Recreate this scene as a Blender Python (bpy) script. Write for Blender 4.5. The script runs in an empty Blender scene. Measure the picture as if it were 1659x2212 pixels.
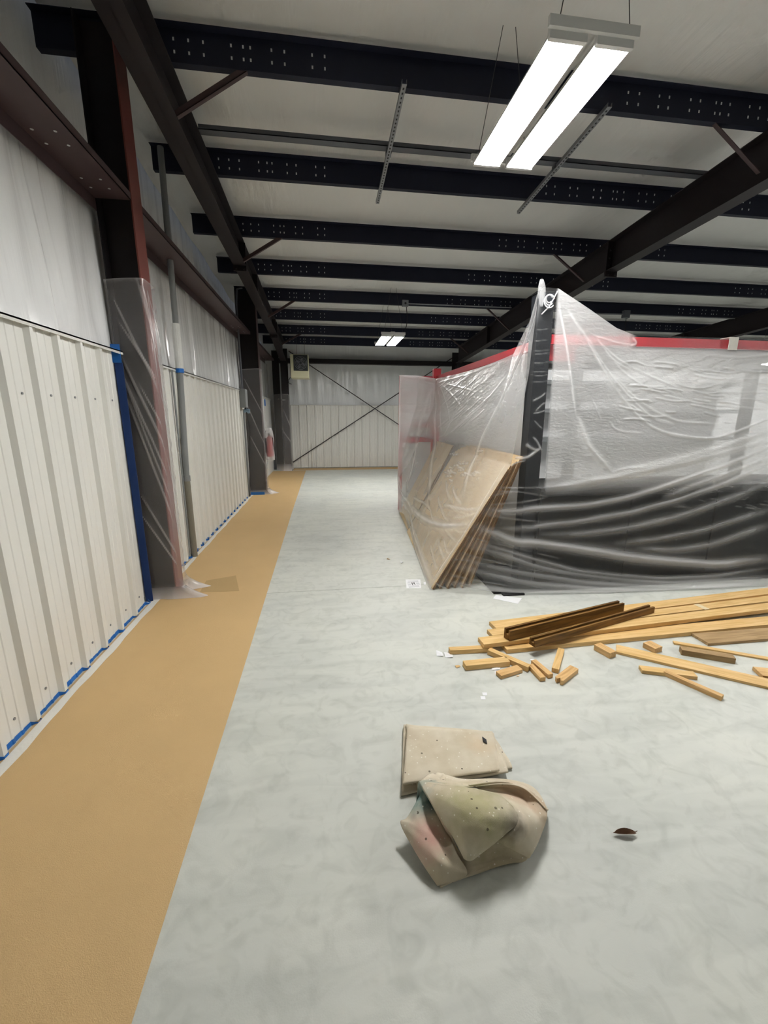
import bpy, math, random
import numpy as np
from mathutils import Vector, Matrix

# ------------------------------------------------------------------ camera, world, exposure
scene = bpy.context.scene
COL = scene.collection
CAM_H = 1.88
F_PX = 904.35
cd = bpy.data.cameras.new('camera')
cam = bpy.data.objects.new('camera', cd)
COL.objects.link(cam)
cd.sensor_fit = 'HORIZONTAL'
cd.sensor_width = 36.0
cd.lens = 36.0 * F_PX / 1659.0
cd.clip_start = 0.05
right = Vector((0.990284, -0.139042, 0.002074))
down = Vector((-0.028753, -0.219326, -0.975228))
fwd = Vector((0.136053, 0.965693, -0.221193))
cam.matrix_world = Matrix(((right.x, -down.x, -fwd.x, 0), (right.y, -down.y, -fwd.y, 0),
                           (right.z, -down.z, -fwd.z, CAM_H), (0, 0, 0, 1)))
scene.camera = cam
world = bpy.data.worlds.new('world')
scene.world = world
world.use_nodes = True
world.node_tree.nodes['Background'].inputs[0].default_value = (0.02, 0.022, 0.025, 1)
world.node_tree.nodes['Background'].inputs[1].default_value = 1.0
vs = scene.view_settings
vs.view_transform = 'Standard'
vs.look = 'None'
vs.gamma = 1.0
vs.use_curve_mapping = False
vs.exposure = 1.68
TUBE_STRENGTH = 62.0
scene.cycles.use_denoising = True
scene.cycles.max_bounces = 9
scene.cycles.diffuse_bounces = 5
scene.cycles.use_adaptive_sampling = True
scene.cycles.adaptive_threshold = 0.06
scene.cycles.adaptive_min_samples = 16
scene.cycles.transparent_max_bounces = 14
scene.cycles.sample_clamp_indirect = 6.0
rnd = random.Random(7)

# ------------------------------------------------------------------ helpers
def srgb(r, g, b):
    f = lambda c: (c / 255 / 12.92) if c / 255 <= 0.04045 else ((c / 255 + 0.055) / 1.055) ** 2.4
    return (f(r), f(g), f(b), 1.0)

def nmat(name):
    m = bpy.data.materials.new(name)
    m.use_nodes = True
    nt = m.node_tree
    b = nt.nodes['Principled BSDF']
    return m, nt, b

def node(nt, kind, **kw):
    n = nt.nodes.new(kind)
    for k, v in kw.items():
        setattr(n, k, v)
    return n

def plain(name, col, rough=0.5, metal=0.0, var=0.06, scale=6.0, bump=0.0, bscale=40.0, spec=0.5, stretch=(1, 1, 1)):
    """colour with soft noise variation and optional fine relief"""
    m, nt, b = nmat(name)
    tc = node(nt, 'ShaderNodeTexCoord')
    mp = node(nt, 'ShaderNodeMapping')
    mp.inputs['Scale'].default_value = stretch
    nt.links.new(tc.outputs['Object'], mp.inputs[0])
    nz = node(nt, 'ShaderNodeTexNoise')
    nz.inputs['Scale'].default_value = scale
    nz.inputs['Detail'].default_value = 5
    nt.links.new(mp.outputs[0], nz.inputs['Vector'])
    mx = node(nt, 'ShaderNodeMix', data_type='RGBA')
    mx.inputs[6].default_value = tuple(c * (1 - var) for c in col[:3]) + (1,)
    mx.inputs[7].default_value = tuple(min(1, c * (1 + var)) for c in col[:3]) + (1,)
    nt.links.new(nz.outputs['Fac'], mx.inputs[0])
    nt.links.new(mx.outputs[2], b.inputs['Base Color'])
    b.inputs['Roughness'].default_value = rough
    b.inputs['Metallic'].default_value = metal
    b.inputs['Specular IOR Level'].default_value = spec
    if bump > 0:
        n2 = node(nt, 'ShaderNodeTexNoise')
        n2.inputs['Scale'].default_value = bscale
        n2.inputs['Detail'].default_value = 4
        nt.links.new(mp.outputs[0], n2.inputs['Vector'])
        bp = node(nt, 'ShaderNodeBump')
        bp.inputs['Strength'].default_value = bump
        bp.inputs['Distance'].default_value = 0.02
        nt.links.new(n2.outputs['Fac'], bp.inputs['Height'])
        nt.links.new(bp.outputs[0], b.inputs['Normal'])
    return m

def concrete():
    m, nt, b = nmat('polished_concrete')
    tc = node(nt, 'ShaderNodeTexCoord')
    n1 = node(nt, 'ShaderNodeTexNoise'); n1.inputs['Scale'].default_value = 0.9; n1.inputs['Detail'].default_value = 8; n1.inputs['Distortion'].default_value = 0.8
    n2 = node(nt, 'ShaderNodeTexNoise'); n2.inputs['Scale'].default_value = 7; n2.inputs['Detail'].default_value = 8; n2.inputs['Distortion'].default_value = 1.6
    n3 = node(nt, 'ShaderNodeTexNoise'); n3.inputs['Scale'].default_value = 160; n3.inputs['Detail'].default_value = 2
    mp = node(nt, 'ShaderNodeMapping'); mp.inputs['Rotation'].default_value = (0, 0, 0.55); mp.inputs['Scale'].default_value = (1.2, 5.0, 1)
    n4 = node(nt, 'ShaderNodeTexNoise'); n4.inputs['Scale'].default_value = 1.3; n4.inputs['Detail'].default_value = 9; n4.inputs['Distortion'].default_value = 1.2
    for n in (n1, n2, n3):
        nt.links.new(tc.outputs['Object'], n.inputs['Vector'])
    nt.links.new(tc.outputs['Object'], mp.inputs[0]); nt.links.new(mp.outputs[0], n4.inputs['Vector'])
    r1 = node(nt, 'ShaderNodeValToRGB')
    r1.color_ramp.elements[0].position = 0.3; r1.color_ramp.elements[0].color = srgb(200, 203, 198)
    r1.color_ramp.elements[1].position = 0.7; r1.color_ramp.elements[1].color = srgb(214, 216, 208)
    nt.links.new(n1.outputs['Fac'], r1.inputs[0])
    r2 = node(nt, 'ShaderNodeValToRGB')
    r2.color_ramp.elements[0].position = 0.28; r2.color_ramp.elements[0].color = (0.78, 0.79, 0.78, 1)
    r2.color_ramp.elements[1].position = 0.52; r2.color_ramp.elements[1].color = (1, 1, 1, 1)
    nt.links.new(n2.outputs['Fac'], r2.inputs[0])
    r4 = node(nt, 'ShaderNodeValToRGB')
    r4.color_ramp.elements[0].position = 0.3; r4.color_ramp.elements[0].color = (0.84, 0.85, 0.85, 1)
    r4.color_ramp.elements[1].position = 0.55; r4.color_ramp.elements[1].color = (1, 1, 1, 1)
    nt.links.new(n4.outputs['Fac'], r4.inputs[0])
    m1 = node(nt, 'ShaderNodeMix', data_type='RGBA', blend_type='MULTIPLY'); m1.inputs[0].default_value = 0.6
    m2 = node(nt, 'ShaderNodeMix', data_type='RGBA', blend_type='MULTIPLY'); m2.inputs[0].default_value = 0.8
    nt.links.new(r1.outputs[0], m1.inputs[6]); nt.links.new(r2.outputs[0], m1.inputs[7])
    nt.links.new(m1.outputs[2], m2.inputs[6]); nt.links.new(r4.outputs[0], m2.inputs[7])
    nt.links.new(m2.outputs[2], b.inputs['Base Color'])
    b.inputs['Roughness'].default_value = 0.5
    b.inputs['Specular IOR Level'].default_value = 0.25
    bp = node(nt, 'ShaderNodeBump'); bp.inputs['Strength'].default_value = 0.05; bp.inputs['Distance'].default_value = 0.01
    nt.links.new(n3.outputs['Fac'], bp.inputs['Height']); nt.links.new(bp.outputs[0], b.inputs['Normal'])
    return m

def wood(name, light, dark, rough=0.6, scale=1.0):
    m, nt, b = nmat(name)
    tc = node(nt, 'ShaderNodeTexCoord')
    mp = node(nt, 'ShaderNodeMapping'); mp.inputs['Scale'].default_value = (1.0 * scale, 14 * scale, 14 * scale)
    nt.links.new(tc.outputs['Object'], mp.inputs[0])
    n1 = node(nt, 'ShaderNodeTexNoise'); n1.inputs['Scale'].default_value = 2.4; n1.inputs['Detail'].default_value = 6; n1.inputs['Distortion'].default_value = 1.0
    nt.links.new(mp.outputs[0], n1.inputs['Vector'])
    r = node(nt, 'ShaderNodeValToRGB')
    r.color_ramp.elements[0].position = 0.32; r.color_ramp.elements[0].color = dark
    r.color_ramp.elements[1].position = 0.62; r.color_ramp.elements[1].color = light
    nt.links.new(n1.outputs['Fac'], r.inputs[0]); nt.links.new(r.outputs[0], b.inputs['Base Color'])
    b.inputs['Roughness'].default_value = rough
    b.inputs['Specular IOR Level'].default_value = 0.3
    bp = node(nt, 'ShaderNodeBump'); bp.inputs['Strength'].default_value = 0.15; bp.inputs['Distance'].default_value = 0.004
    nt.links.new(n1.outputs['Fac'], bp.inputs['Height']); nt.links.new(bp.outputs[0], b.inputs['Normal'])
    return m

def vinyl(name, col, rough, stretch, bump):
    """glossy white insulation facing with drawn wrinkles"""
    m, nt, b = nmat(name)
    tc = node(nt, 'ShaderNodeTexCoord')
    mp = node(nt, 'ShaderNodeMapping'); mp.inputs['Scale'].default_value = stretch
    nt.links.new(tc.outputs['Object'], mp.inputs[0])
    n1 = node(nt, 'ShaderNodeTexNoise'); n1.inputs['Scale'].default_value = 2.0; n1.inputs['Detail'].default_value = 5; n1.inputs['Distortion'].default_value = 0.3
    n2 = node(nt, 'ShaderNodeTexNoise'); n2.inputs['Scale'].default_value = 0.7; n2.inputs['Detail'].default_value = 3
    nt.links.new(mp.outputs[0], n1.inputs['Vector']); nt.links.new(tc.outputs['Object'], n2.inputs['Vector'])
    mx = node(nt, 'ShaderNodeMix', data_type='RGBA')
    mx.inputs[6].default_value = tuple(c * 0.93 for c in col[:3]) + (1,); mx.inputs[7].default_value = col
    nt.links.new(n2.outputs['Fac'], mx.inputs[0]); nt.links.new(mx.outputs[2], b.inputs['Base Color'])
    b.inputs['Roughness'].default_value = rough
    bp = node(nt, 'ShaderNodeBump'); bp.inputs['Strength'].default_value = bump; bp.inputs['Distance'].default_value = 0.03
    nt.links.new(n1.outputs['Fac'], bp.inputs['Height']); nt.links.new(bp.outputs[0], b.inputs['Normal'])
    return m

def film(name, base_op=0.3, thick=0.55, tint=(0.94, 0.945, 0.96, 1), rough=0.2, crinkle=0.55):
    """thin polyethylene: clear + milky scattering + gloss; the vertex value 'layers' is film layers lying together, plus whiteness added for brightness"""
    m, nt, b = nmat(name)
    out = nt.nodes['Material Output']
    nt.nodes.remove(b)
    at = node(nt, 'ShaderNodeAttribute', attribute_name='layers')
    mu = node(nt, 'ShaderNodeMath', operation='MULTIPLY_ADD'); mu.inputs[1].default_value = thick; mu.inputs[2].default_value = base_op
    mu.use_clamp = True
    nt.links.new(at.outputs['Fac'], mu.inputs[0])
    tr = node(nt, 'ShaderNodeBsdfTransparent'); tr.inputs[0].default_value = (0.97, 0.975, 0.98, 1)
    df = node(nt, 'ShaderNodeBsdfDiffuse'); df.inputs[0].default_value = tint
    tl = node(nt, 'ShaderNodeBsdfTranslucent'); tl.inputs[0].default_value = tint
    mm = node(nt, 'ShaderNodeMixShader'); mm.inputs[0].default_value = 0.3
    nt.links.new(df.outputs[0], mm.inputs[1]); nt.links.new(tl.outputs[0], mm.inputs[2])
    m1 = node(nt, 'ShaderNodeMixShader')
    nt.links.new(mu.outputs[0], m1.inputs[0]); nt.links.new(tr.outputs[0], m1.inputs[1]); nt.links.new(mm.outputs[0], m1.inputs[2])
    gl = node(nt, 'ShaderNodeBsdfGlossy'); gl.inputs['Roughness'].default_value = rough
    lw = node(nt, 'ShaderNodeLayerWeight'); lw.inputs[0].default_value = 0.5      # thin sheet: the same reflectance from both faces
    pw = node(nt, 'ShaderNodeMath', operation='POWER'); pw.inputs[1].default_value = 4.0
    nt.links.new(lw.outputs['Facing'], pw.inputs[0])
    fr = node(nt, 'ShaderNodeMath', operation='MULTIPLY_ADD'); fr.inputs[1].default_value = 0.6; fr.inputs[2].default_value = 0.022
    nt.links.new(pw.outputs[0], fr.inputs[0])
    m2 = node(nt, 'ShaderNodeMixShader')
    nt.links.new(fr.outputs[0], m2.inputs[0]); nt.links.new(m1.outputs[0], m2.inputs[1]); nt.links.new(gl.outputs[0], m2.inputs[2])
    tc = node(nt, 'ShaderNodeTexCoord')
    mp = node(nt, 'ShaderNodeMapping'); mp.inputs['Scale'].default_value = (1.5, 1.5, 4)
    nz = node(nt, 'ShaderNodeTexNoise'); nz.inputs['Scale'].default_value = 9; nz.inputs['Detail'].default_value = 5; nz.inputs['Distortion'].default_value = 0.7
    bp = node(nt, 'ShaderNodeBump'); bp.inputs['Strength'].default_value = crinkle; bp.inputs['Distance'].default_value = 0.014
    nt.links.new(tc.outputs['Object'], mp.inputs[0]); nt.links.new(mp.outputs[0], nz.inputs['Vector'])
    nt.links.new(nz.outputs['Fac'], bp.inputs['Height'])
    for n in (gl, df):
        nt.links.new(bp.outputs[0], n.inputs['Normal'])
    nt.links.new(m2.outputs[0], out.inputs[0])
    return m

def emit(name, col, strength):
    m, nt, b = nmat(name)
    b.inputs['Base Color'].default_value = (0.9, 0.9, 0.9, 1)
    b.inputs['Emission Color'].default_value = col
    b.inputs['Emission Strength'].default_value = strength
    return m

M = {}
M['concrete'] = concrete()
M['joint'] = plain('joint_filler', srgb(95, 97, 94), 0.9)
M['paper'] = plain('tan_coating', srgb(204, 172, 122), 0.62, var=0.05, scale=3, bump=0.25, bscale=260)
M['paper_dark'] = plain('tan_coating_darker', srgb(180, 152, 104), 0.65, var=0.04, bump=0.2, bscale=220)
M['liner'] = plain('white_liner_steel', srgb(222, 222, 217), 0.36, var=0.025, scale=2.5, stretch=(1, 1, 0.2))
M['board'] = plain('white_board', srgb(232, 232, 230), 0.45, var=0.02)
M['trim'] = plain('white_trim', srgb(215, 215, 210), 0.4, var=0.03)
M['vinyl_wall'] = vinyl('vinyl_wall', srgb(238, 239, 240), 0.2, (1.0, 4.0, 0.30), 0.4)
M['vinyl_far'] = vinyl('vinyl_far', srgb(230, 233, 235), 0.2, (3.2, 1.0, 0.3), 0.8)
M['vinyl_roof'] = vinyl('vinyl_roof', srgb(226, 226, 224), 0.45, (2.2, 0.35, 1.0), 0.6)
M['purlin'] = plain('dark_primer', srgb(24, 28, 46), 0.6, var=0.15, scale=3, spec=0.3)
M['girt'] = plain('brown_primer', srgb(74, 58, 60), 0.5, var=0.15, scale=4, spec=0.35)
M['column'] = plain('column_primer', srgb(26, 22, 25), 0.55, var=0.15, scale=4, spec=0.35)
M['red_flange'] = plain('red_oxide', srgb(112, 58, 52), 0.55, var=0.12, scale=5)
M['rafter'] = plain('rafter_primer', srgb(36, 30, 34), 0.55, var=0.2, scale=3, spec=0.35)
M['hole'] = plain('pale_behind_hole', srgb(200, 203, 205), 0.7)
M['galv'] = plain('galvanised', srgb(140, 142, 146), 0.45, metal=0.6, var=0.1, scale=20)
M['galv_dark'] = plain('strut_grey', srgb(92, 95, 102), 0.5, metal=0.3, var=0.1, scale=12)
M['slot'] = plain('dark_slot', srgb(28, 29, 32), 0.8)
M['conduit'] = plain('grey_conduit', srgb(128, 131, 132), 0.5, var=0.07)
M['lagging'] = plain('white_lagging', srgb(218, 219, 216), 0.6, var=0.1, scale=12, bump=0.3, bscale=30)
M['blue_tape'] = plain('blue_tape', srgb(28, 108, 190), 0.55, var=0.08)
M['navy_tape'] = plain('navy_tape', srgb(24, 58, 118), 0.55, var=0.1)
M['white_tape'] = plain('white_masking', srgb(226, 224, 216), 0.55, var=0.04, bump=0.2, bscale=50)
M['fixture'] = plain('fixture_white', srgb(225, 226, 226), 0.35, var=0.02)
M['tube'] = emit('lit_tube', (1.0, 0.985, 0.95, 1), TUBE_STRENGTH)
M['cable'] = plain('thin_cable', srgb(60, 60, 62), 0.5)
M['red'] = plain('red_paint', srgb(190, 38, 52), 0.45, var=0.06)
M['pinkred'] = plain('red_slat', srgb(196, 70, 88), 0.5, var=0.06)
M['rack_grey'] = plain('rack_grey', srgb(120, 124, 126), 0.55, var=0.06)
M['rack_panel'] = plain('rack_panel', srgb(228, 230, 232), 0.6, var=0.05, scale=2)
M['black'] = plain('black_laminate', srgb(15, 17, 18), 0.6, var=0.15, scale=4, spec=0.3)
M['post_black'] = plain('black_post', srgb(22, 26, 32), 0.5, var=0.2, scale=6, spec=0.4)
M['film'] = film('clear_film', 0.03, 0.6)
M['film_wrap'] = film('wrap_film', 0.15, 0.6, (0.86, 0.83, 0.83, 1), crinkle=0.03)
M['ply'] = wood('ply_face', srgb(232, 212, 176), srgb(220, 192, 150), 0.6, 0.5)
M['ply_edge'] = wood('ply_edge', srgb(122, 88, 52), srgb(84, 56, 32), 0.7)
M['pine'] = wood('pine', srgb(226, 192, 136), srgb(204, 164, 100), 0.55)
M['pine_end'] = wood('pine_pale', srgb(222, 184, 130), srgb(190, 148, 92), 0.6)
M['pine_grey'] = wood('weathered_pine', srgb(176, 148, 108), srgb(138, 110, 72), 0.65)
M['brown_wood'] = wood('brown_wood', srgb(128, 92, 40), srgb(78, 50, 18), 0.6)
M['white_paper'] = plain('white_paper', srgb(238, 239, 242), 0.6, var=0.02)
M['ink'] = plain('grey_print', srgb(150, 152, 160), 0.7)
M['leaf'] = plain('dry_leaf', srgb(86, 58, 34), 0.7, var=0.3, scale=60)
M['heater'] = plain('beige_enamel', srgb(192, 190, 160), 0.45, var=0.04)
M['charcoal'] = plain('charcoal_grille', srgb(40, 46, 48), 0.5, var=0.15)
M['rod'] = plain('bracing_rod', srgb(54, 50, 52), 0.5, metal=0.4)
M['rubber'] = plain('black_rubber', srgb(26, 26, 28), 0.7)

LAST = [None]
class MB:
    def __init__(s):
        s.v = []; s.f = []
    def box(s, x0, x1, y0, y1, z0, z1, T=None):
        n = len(s.v)
        P = [(x, y, z) for z in (z0, z1) for y in (y0, y1) for x in (x0, x1)]
        if T is not None:
            P = [tuple(T @ Vector(p)) for p in P]
        s.v += P
        s.f += [tuple(n + i for i in q) for q in ((0, 2, 3, 1), (4, 5, 7, 6), (0, 1, 5, 4), (2, 6, 7, 3), (0, 4, 6, 2), (1, 3, 7, 5))]
        return s
    def prism(s, poly, a, b):
        """poly: list of points (3D) of one end; a, b: end offsets as vectors"""
        n = len(s.v); k = len(poly)
        for o in (a, b):
            s.v += [tuple(Vector(p) + Vector(o)) for p in poly]
        s.f += [tuple(range(n + k - 1, n - 1, -1)), tuple(range(n + k, n + 2 * k))]
        s.f += [(n + i, n + (i + 1) % k, n + k + (i + 1) % k, n + k + i) for i in range(k)]
        return s
    def tube(s, pts, r, seg=10, caps=True):
        pts = [Vector(p) for p in pts]; n0 = len(s.v); rings = len(pts)
        rs = r if isinstance(r, (list, tuple)) else [r] * rings
        prev = None
        for i, p in enumerate(pts):
            d = (pts[min(i + 1, rings - 1)] - pts[max(i - 1, 0)]).normalized()
            u = d.cross(Vector((0, 0, 1))) if abs(d.z) < 0.95 else d.cross(Vector((0, 1, 0)))
            if prev is not None:
                u = prev - d * prev.dot(d)
            u.normalize(); w = d.cross(u); prev = u
            for k in range(seg):
                a = 2 * math.pi * k / seg
                s.v.append(tuple(p + (u * math.cos(a) + w * math.sin(a)) * rs[i]))
        for i in range(rings - 1):
            for k in range(seg):
                s.f.append((n0 + i * seg + k, n0 + i * seg + (k + 1) % seg, n0 + (i + 1) * seg + (k + 1) % seg, n0 + (i + 1) * seg + k))
        if caps:
            s.f.append(tuple(n0 + k for k in range(seg))[::-1])
            s.f.append(tuple(n0 + (rings - 1) * seg + k for k in range(seg)))
        return s
    def grid(s, P):
        """P: array (n, m, 3)"""
        n, m = P.shape[:2]; k = len(s.v)
        s.v += [tuple(p) for p in P.reshape(-1, 3).tolist()]
        s.f += [(k + i * m + j, k + i * m + j + 1, k + (i + 1) * m + j + 1, k + (i + 1) * m + j) for i in range(n - 1) for j in range(m - 1)]
        return s
    def build(s, name, mat, parent=None, smooth=False, bevel=0, solid=0, kind=None, loc=None):
        me = bpy.data.meshes.new(name)
        me.from_pydata(s.v, [], s.f)
        if smooth:
            me.polygons.foreach_set('use_smooth', [True] * len(me.polygons))
        me.update()
        o = bpy.data.objects.new(name, me)
        COL.objects.link(o)
        if mat is not None:
            me.materials.append(mat)
        if parent is not None:
            o.parent = parent
        if loc is not None:
            o.location = loc
        if solid:
            md = o.modifiers.new('solid', 'SOLIDIFY'); md.thickness = solid; md.offset = 0
        if bevel:
            md = o.modifiers.new('bevel', 'BEVEL'); md.width = bevel; md.segments = 2; md.limit_method = 'ANGLE'
        if kind:
            o['kind'] = kind
        LAST[0] = o
        return o

def tag(o, label, cat, group=None, kind=None):
    o['label'] = label; o['category'] = cat
    if group:
        o['group'] = group
    o['kind'] = kind or 'thing'
    return o

def thing(name, label, cat, loc=(0, 0, 0), rz=0.0, group=None):
    o = bpy.data.objects.new(name, None)
    o.empty_display_size = 0.1
    COL.objects.link(o)
    o.location = loc; o.rotation_euler = (0, 0, rz)
    return tag(o, label, cat, group)

def structure(o):
    o['kind'] = 'structure'
    return o

def copy_part(o, parent, loc=None):
    c = o.copy(); COL.objects.link(c); c.parent = parent
    if loc is not None:
        c.location = loc
    return c

# ------------------------------------------------------------------ dimensions
WX = -1.86                    # face of the liner panels on the near-side wall
FARY = 16.0
XMAX, YMIN = 17.5, -8.0
BOT = lambda y: 4.835 - 0.053 * (y - 4.55)       # underside of the purlins
PH = 0.245
PUR_Y = [4.55, 6.1, 7.65, 9.2, 10.75, 12.3, 13.85, 15.25]

# ------------------------------------------------------------------ floor
fl = structure(MB().box(-2.2, XMAX, YMIN, 16.3, -0.3, -0.012).build('floor', M['joint']))
for x0, x1 in ((-2.2, 5.2), (5.206, XMAX)):
    for y0, y1 in ((YMIN, -2.2), (-2.194, 4.397), (4.403, 10.6), (10.606, 16.3)):
        MB().box(x0, x1, y0, y1, -0.02, 0).build('slab', M['concrete'], fl)

# ------------------------------------------------------------------ left wall
def wavy(nu, nv, fn):
    u, v = np.meshgrid(np.linspace(0, 1, nu), np.linspace(0, 1, nv), indexing='ij')
    return fn(u, v)
def wl(u, v):
    y = YMIN + u * (16.2 - YMIN); z = 0.02 + v * 5.7
    s = 0.012 * np.sin(y * 5.1 + 1.3 * np.sin(y * 1.7)) + 0.01 * np.sin(y * 11.3 + z * 0.4) + 0.006 * np.sin(y * 23 + 2 * np.sin(z))
    depth = np.clip((z - 2.42) / 0.3, 0, 1)
    x = -1.93 + s * depth * (0.5 + 0.5 * np.sin(z * 1.3 + y)) - 0.03 * np.clip(z - 2.5, 0, 1)
    for yc in (2.92, -0.6, 9.55, 7.1):
        x = x - depth * (z < 3.72) * 0.055 * np.exp(-((y - yc - 0.05 * np.sin(z * 2)) / 0.05) ** 2)
    for yc, a_ in ((3.6, .016), (3.75, .012), (5.5, .016), (8.9, .02), (2.2, .012)):
        x = x + depth * a_ * np.exp(-((y - yc - 0.03 * np.sin(z * 3)) / 0.018) ** 2)
    x = x - 0.36 * np.clip((z - 3.72) / 0.25, 0, 1)
    return np.stack([x, y, z], -1)
wall_left = structure(MB().grid(wavy(1500, 60, wl)).build('wall_left', M['vinyl_wall'], smooth=True))

PITCH = 0.288
def liner_profile(n=3):
    """(offset along the wall, relief) outline of n ribs"""
    out = []
    for i in range(n):
        o = i * PITCH
        out += [(o - 0.034, 0.0), (o - 0.016, 0.031), (o + 0.016, 0.031), (o + 0.034, 0.0)]
        for q in (0.105, 0.183):
            out += [(o + q - 0.012, 0), (o + q - 0.006, 0.004), (o + q + 0.006, 0.004), (o + q + 0.012, 0)]
    return [(-0.036, 0.0)] + out + [(n * PITCH - 0.0365, 0.0)]
def liner_mesh(h, n=3, z0=0.02):
    pr = liner_profile(n); mb = MB(); k = len(pr)
    for z in (z0, h):
        mb.v += [(d, a, z) for a, d in pr]
    for z in (z0, h):
        mb.v += [(-0.006, a, z) for a, d in (pr[0], pr[-1])]
    mb.f += [(i, i + 1, k + i + 1, k + i) for i in range(k - 1)]
    mb.f += [(0, k, 2 * k + 2, 2 * k), (k - 1, 2 * k + 1, 2 * k + 3, 2 * k - 1), (2 * k, 2 * k + 2, 2 * k + 3, 2 * k + 1)]
    return mb
PTOP = 2.455
p0 = liner_mesh(PTOP).build('panel', M['liner'], wall_left, loc=(WX, 2.564 - 3 * PITCH, 0))
rib0 = 2.564
bay1 = [rib0 + PITCH * 3 * k for k in (-4, -3, -2, 0)]
for y in bay1:
    copy_part(p0, wall_left, (WX, y, 0))
half = liner_mesh(PTOP, 3).build('panel', M['liner'], wall_left, loc=(WX, rib0 + PITCH * 3, 0))
# the last sheet before the column is cut to two ribs and a plain lip
half.data = liner_mesh(PTOP, 3).build('tmp', None).data
bpy.data.objects.remove(bpy.data.objects['tmp'])
for v in half.data.vertices:
    v.co.y = min(v.co.y, 4.40 - (rib0 + PITCH * 3))
half.data.materials.append(M['liner'])
y = 4.70
while y < 10.0:
    copy_part(p0, wall_left, (WX, y, 0)); y += 3 * PITCH
tail = half.copy(); COL.objects.link(tail); tail.parent = wall_left; tail.location = (WX, y, 0)
# smooth white board on the last bay
MB().box(WX - 0.02, WX + 0.012, 10.86, 15.6, 0.0, 2.50).build('panel', M['board'], wall_left).__setitem__('label', 'smooth white board on the last bay')
# screws on the liner sheets
mb = MB()
for y in np.arange(rib0 - PITCH * 12 + 0.144, 10.3, PITCH):
    if 4.3 < y < 4.75:
        continue
    for z in (0.14, 2.02):
        mb.tube([(WX - 0.002, y, z), (WX + 0.006, y, z)], 0.009, 6)
mb.build('screw', M['galv'], wall_left, kind='stuff')
# cap trim along the top of the liner
for a, b in ((YMIN, 4.40), (4.66, 10.52), (10.86, 15.6)):
    cap = MB().box(WX - 0.05, WX + 0.038, a, b, PTOP + 0.001, PTOP + 0.012).box(WX + 0.034, WX + 0.038, a, b, PTOP - 0.018, PTOP + 0.012)
    cap.build('cap_trim', M['trim'], wall_left)

# ------------------------------------------------------------------ far wall
def wf(u, v):
    x = -2.1 + u * (XMAX + 2.1); z = 0.02 + v * 4.6
    s = 0.02 * np.sin(x * 7.1 + np.sin(x * 2.3)) + 0.012 * np.sin(x * 17 + z * 0.6)
    y = FARY + 0.12 + s * np.clip((z - 2.28) / 0.25, 0, 1) * np.clip((3.7 - z) / 0.4, 0.15, 1)
    return np.stack([x, y, z], -1)
wall_back = structure(MB().grid(wavy(380, 40, wf)).build('wall_back', M['vinyl_far'], smooth=True))
for i in range(18):
    p = copy_part(p0, wall_back, (-1.45 + i * 3 * PITCH, FARY, 0)); p.rotation_euler = (0, 0, -math.pi / 2)
    p.scale = (1, 1, 2.29 / PTOP)
MB().box(-2, XMAX, FARY - 0.035, FARY + 0.1, 2.292, 2.31).build('cap_trim', M['trim'], wall_back)
M['low_bounce'] = plain('low_bounce_wall', srgb(120, 116, 110), 0.7)  # wall colour darkened to cut light bouncing round the room
structure(MB().box(XMAX, XMAX + 0.2, YMIN, 16.3, 0, 6).build('wall_right', M['low_bounce']))
structure(MB().box(-2.2, XMAX, YMIN - 0.2, YMIN, 0, 6).build('wall_front', M['low_bounce']))

# ------------------------------------------------------------------ ceiling
def cl(u, v):
    x = -2.2 + u * (XMAX + 2.4); y = YMIN + v * (16.4 - YMIN)
    z = BOT(y) + PH + 0.004
    ph = (y - 4.55) / 1.55 * np.pi
    sag = 0.05 * np.sin(ph) ** 2
    w = 0.008 * np.sin(x * 4.2 + y * 1.9 + 1.3 * np.sin(y)) + 0.005 * np.sin(x * 9.7 - y * 2.2)
    z = z + 0.05 - sag * 0.9 + w * np.sin(ph) ** 2 
    return np.stack([x, y, z], -1)
structure(MB().grid(wavy(300, 220, cl)).build('ceiling', M['vinyl_roof'], smooth=True))

# ------------------------------------------------------------------ roof purlins
def purlin(y, name, label, x0=-1.93, x1=XMAX - 0.05):
    z = BOT(y); t = 0.006
    mb = MB().box(x0, x1, y, y + t, z, z + PH)
    mb.box(x0, x1, y + t, y + 0.068, z, z + t).box(x0, x1, y + 0.062, y + 0.068, z + t, z + 0.02)
    mb.box(x0, x1, y - 0.065, y, z + PH - t, z + PH)
    o = tag(mb.build(name, M['purlin']), label, 'roof purlin')
    hb = MB(); frames = [(-1.3, 1), (4.8, -1), (4.8, 1), (11.1, -1)]
    offs = [0.13, 0.25, 0.37, 0.60, 0.70, 0.76, 0.94, 1.05, 1.29, 1.40]
    for fx, sg in frames:
        for q in offs + ([1.62, 1.74] if sg < 0 else []):
            x = fx + sg * q
            for dz in (0.075, 0.165):
                hb.box(x - 0.007, x + 0.007, y - 0.0025, y - 0.0005, z + dz - 0.012, z + dz + 0.012)
    hb.build('bolt_hole', M['hole'], o, kind='stuff')
    return o
plab = ['nearest dark roof purlin, running behind the big lit lamp', 'second dark roof purlin, just beyond the foot of the lamp',
        'third dark roof purlin, beyond both hanging strut channels', 'fourth dark roof purlin, above the splice of the sloping beam',
        'fifth dark roof purlin, with the grey junction box under it', 'sixth dark roof purlin, just above the small far lamp',
        'seventh dark roof purlin, behind the small far lamp', 'eave strut at the far wall, last and lowest of the purlins']
for i, y in enumerate(PUR_Y):
    purlin(y, 'roof_purlin', plab[i], x0=-2.25 if i == 0 else -1.93)
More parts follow.
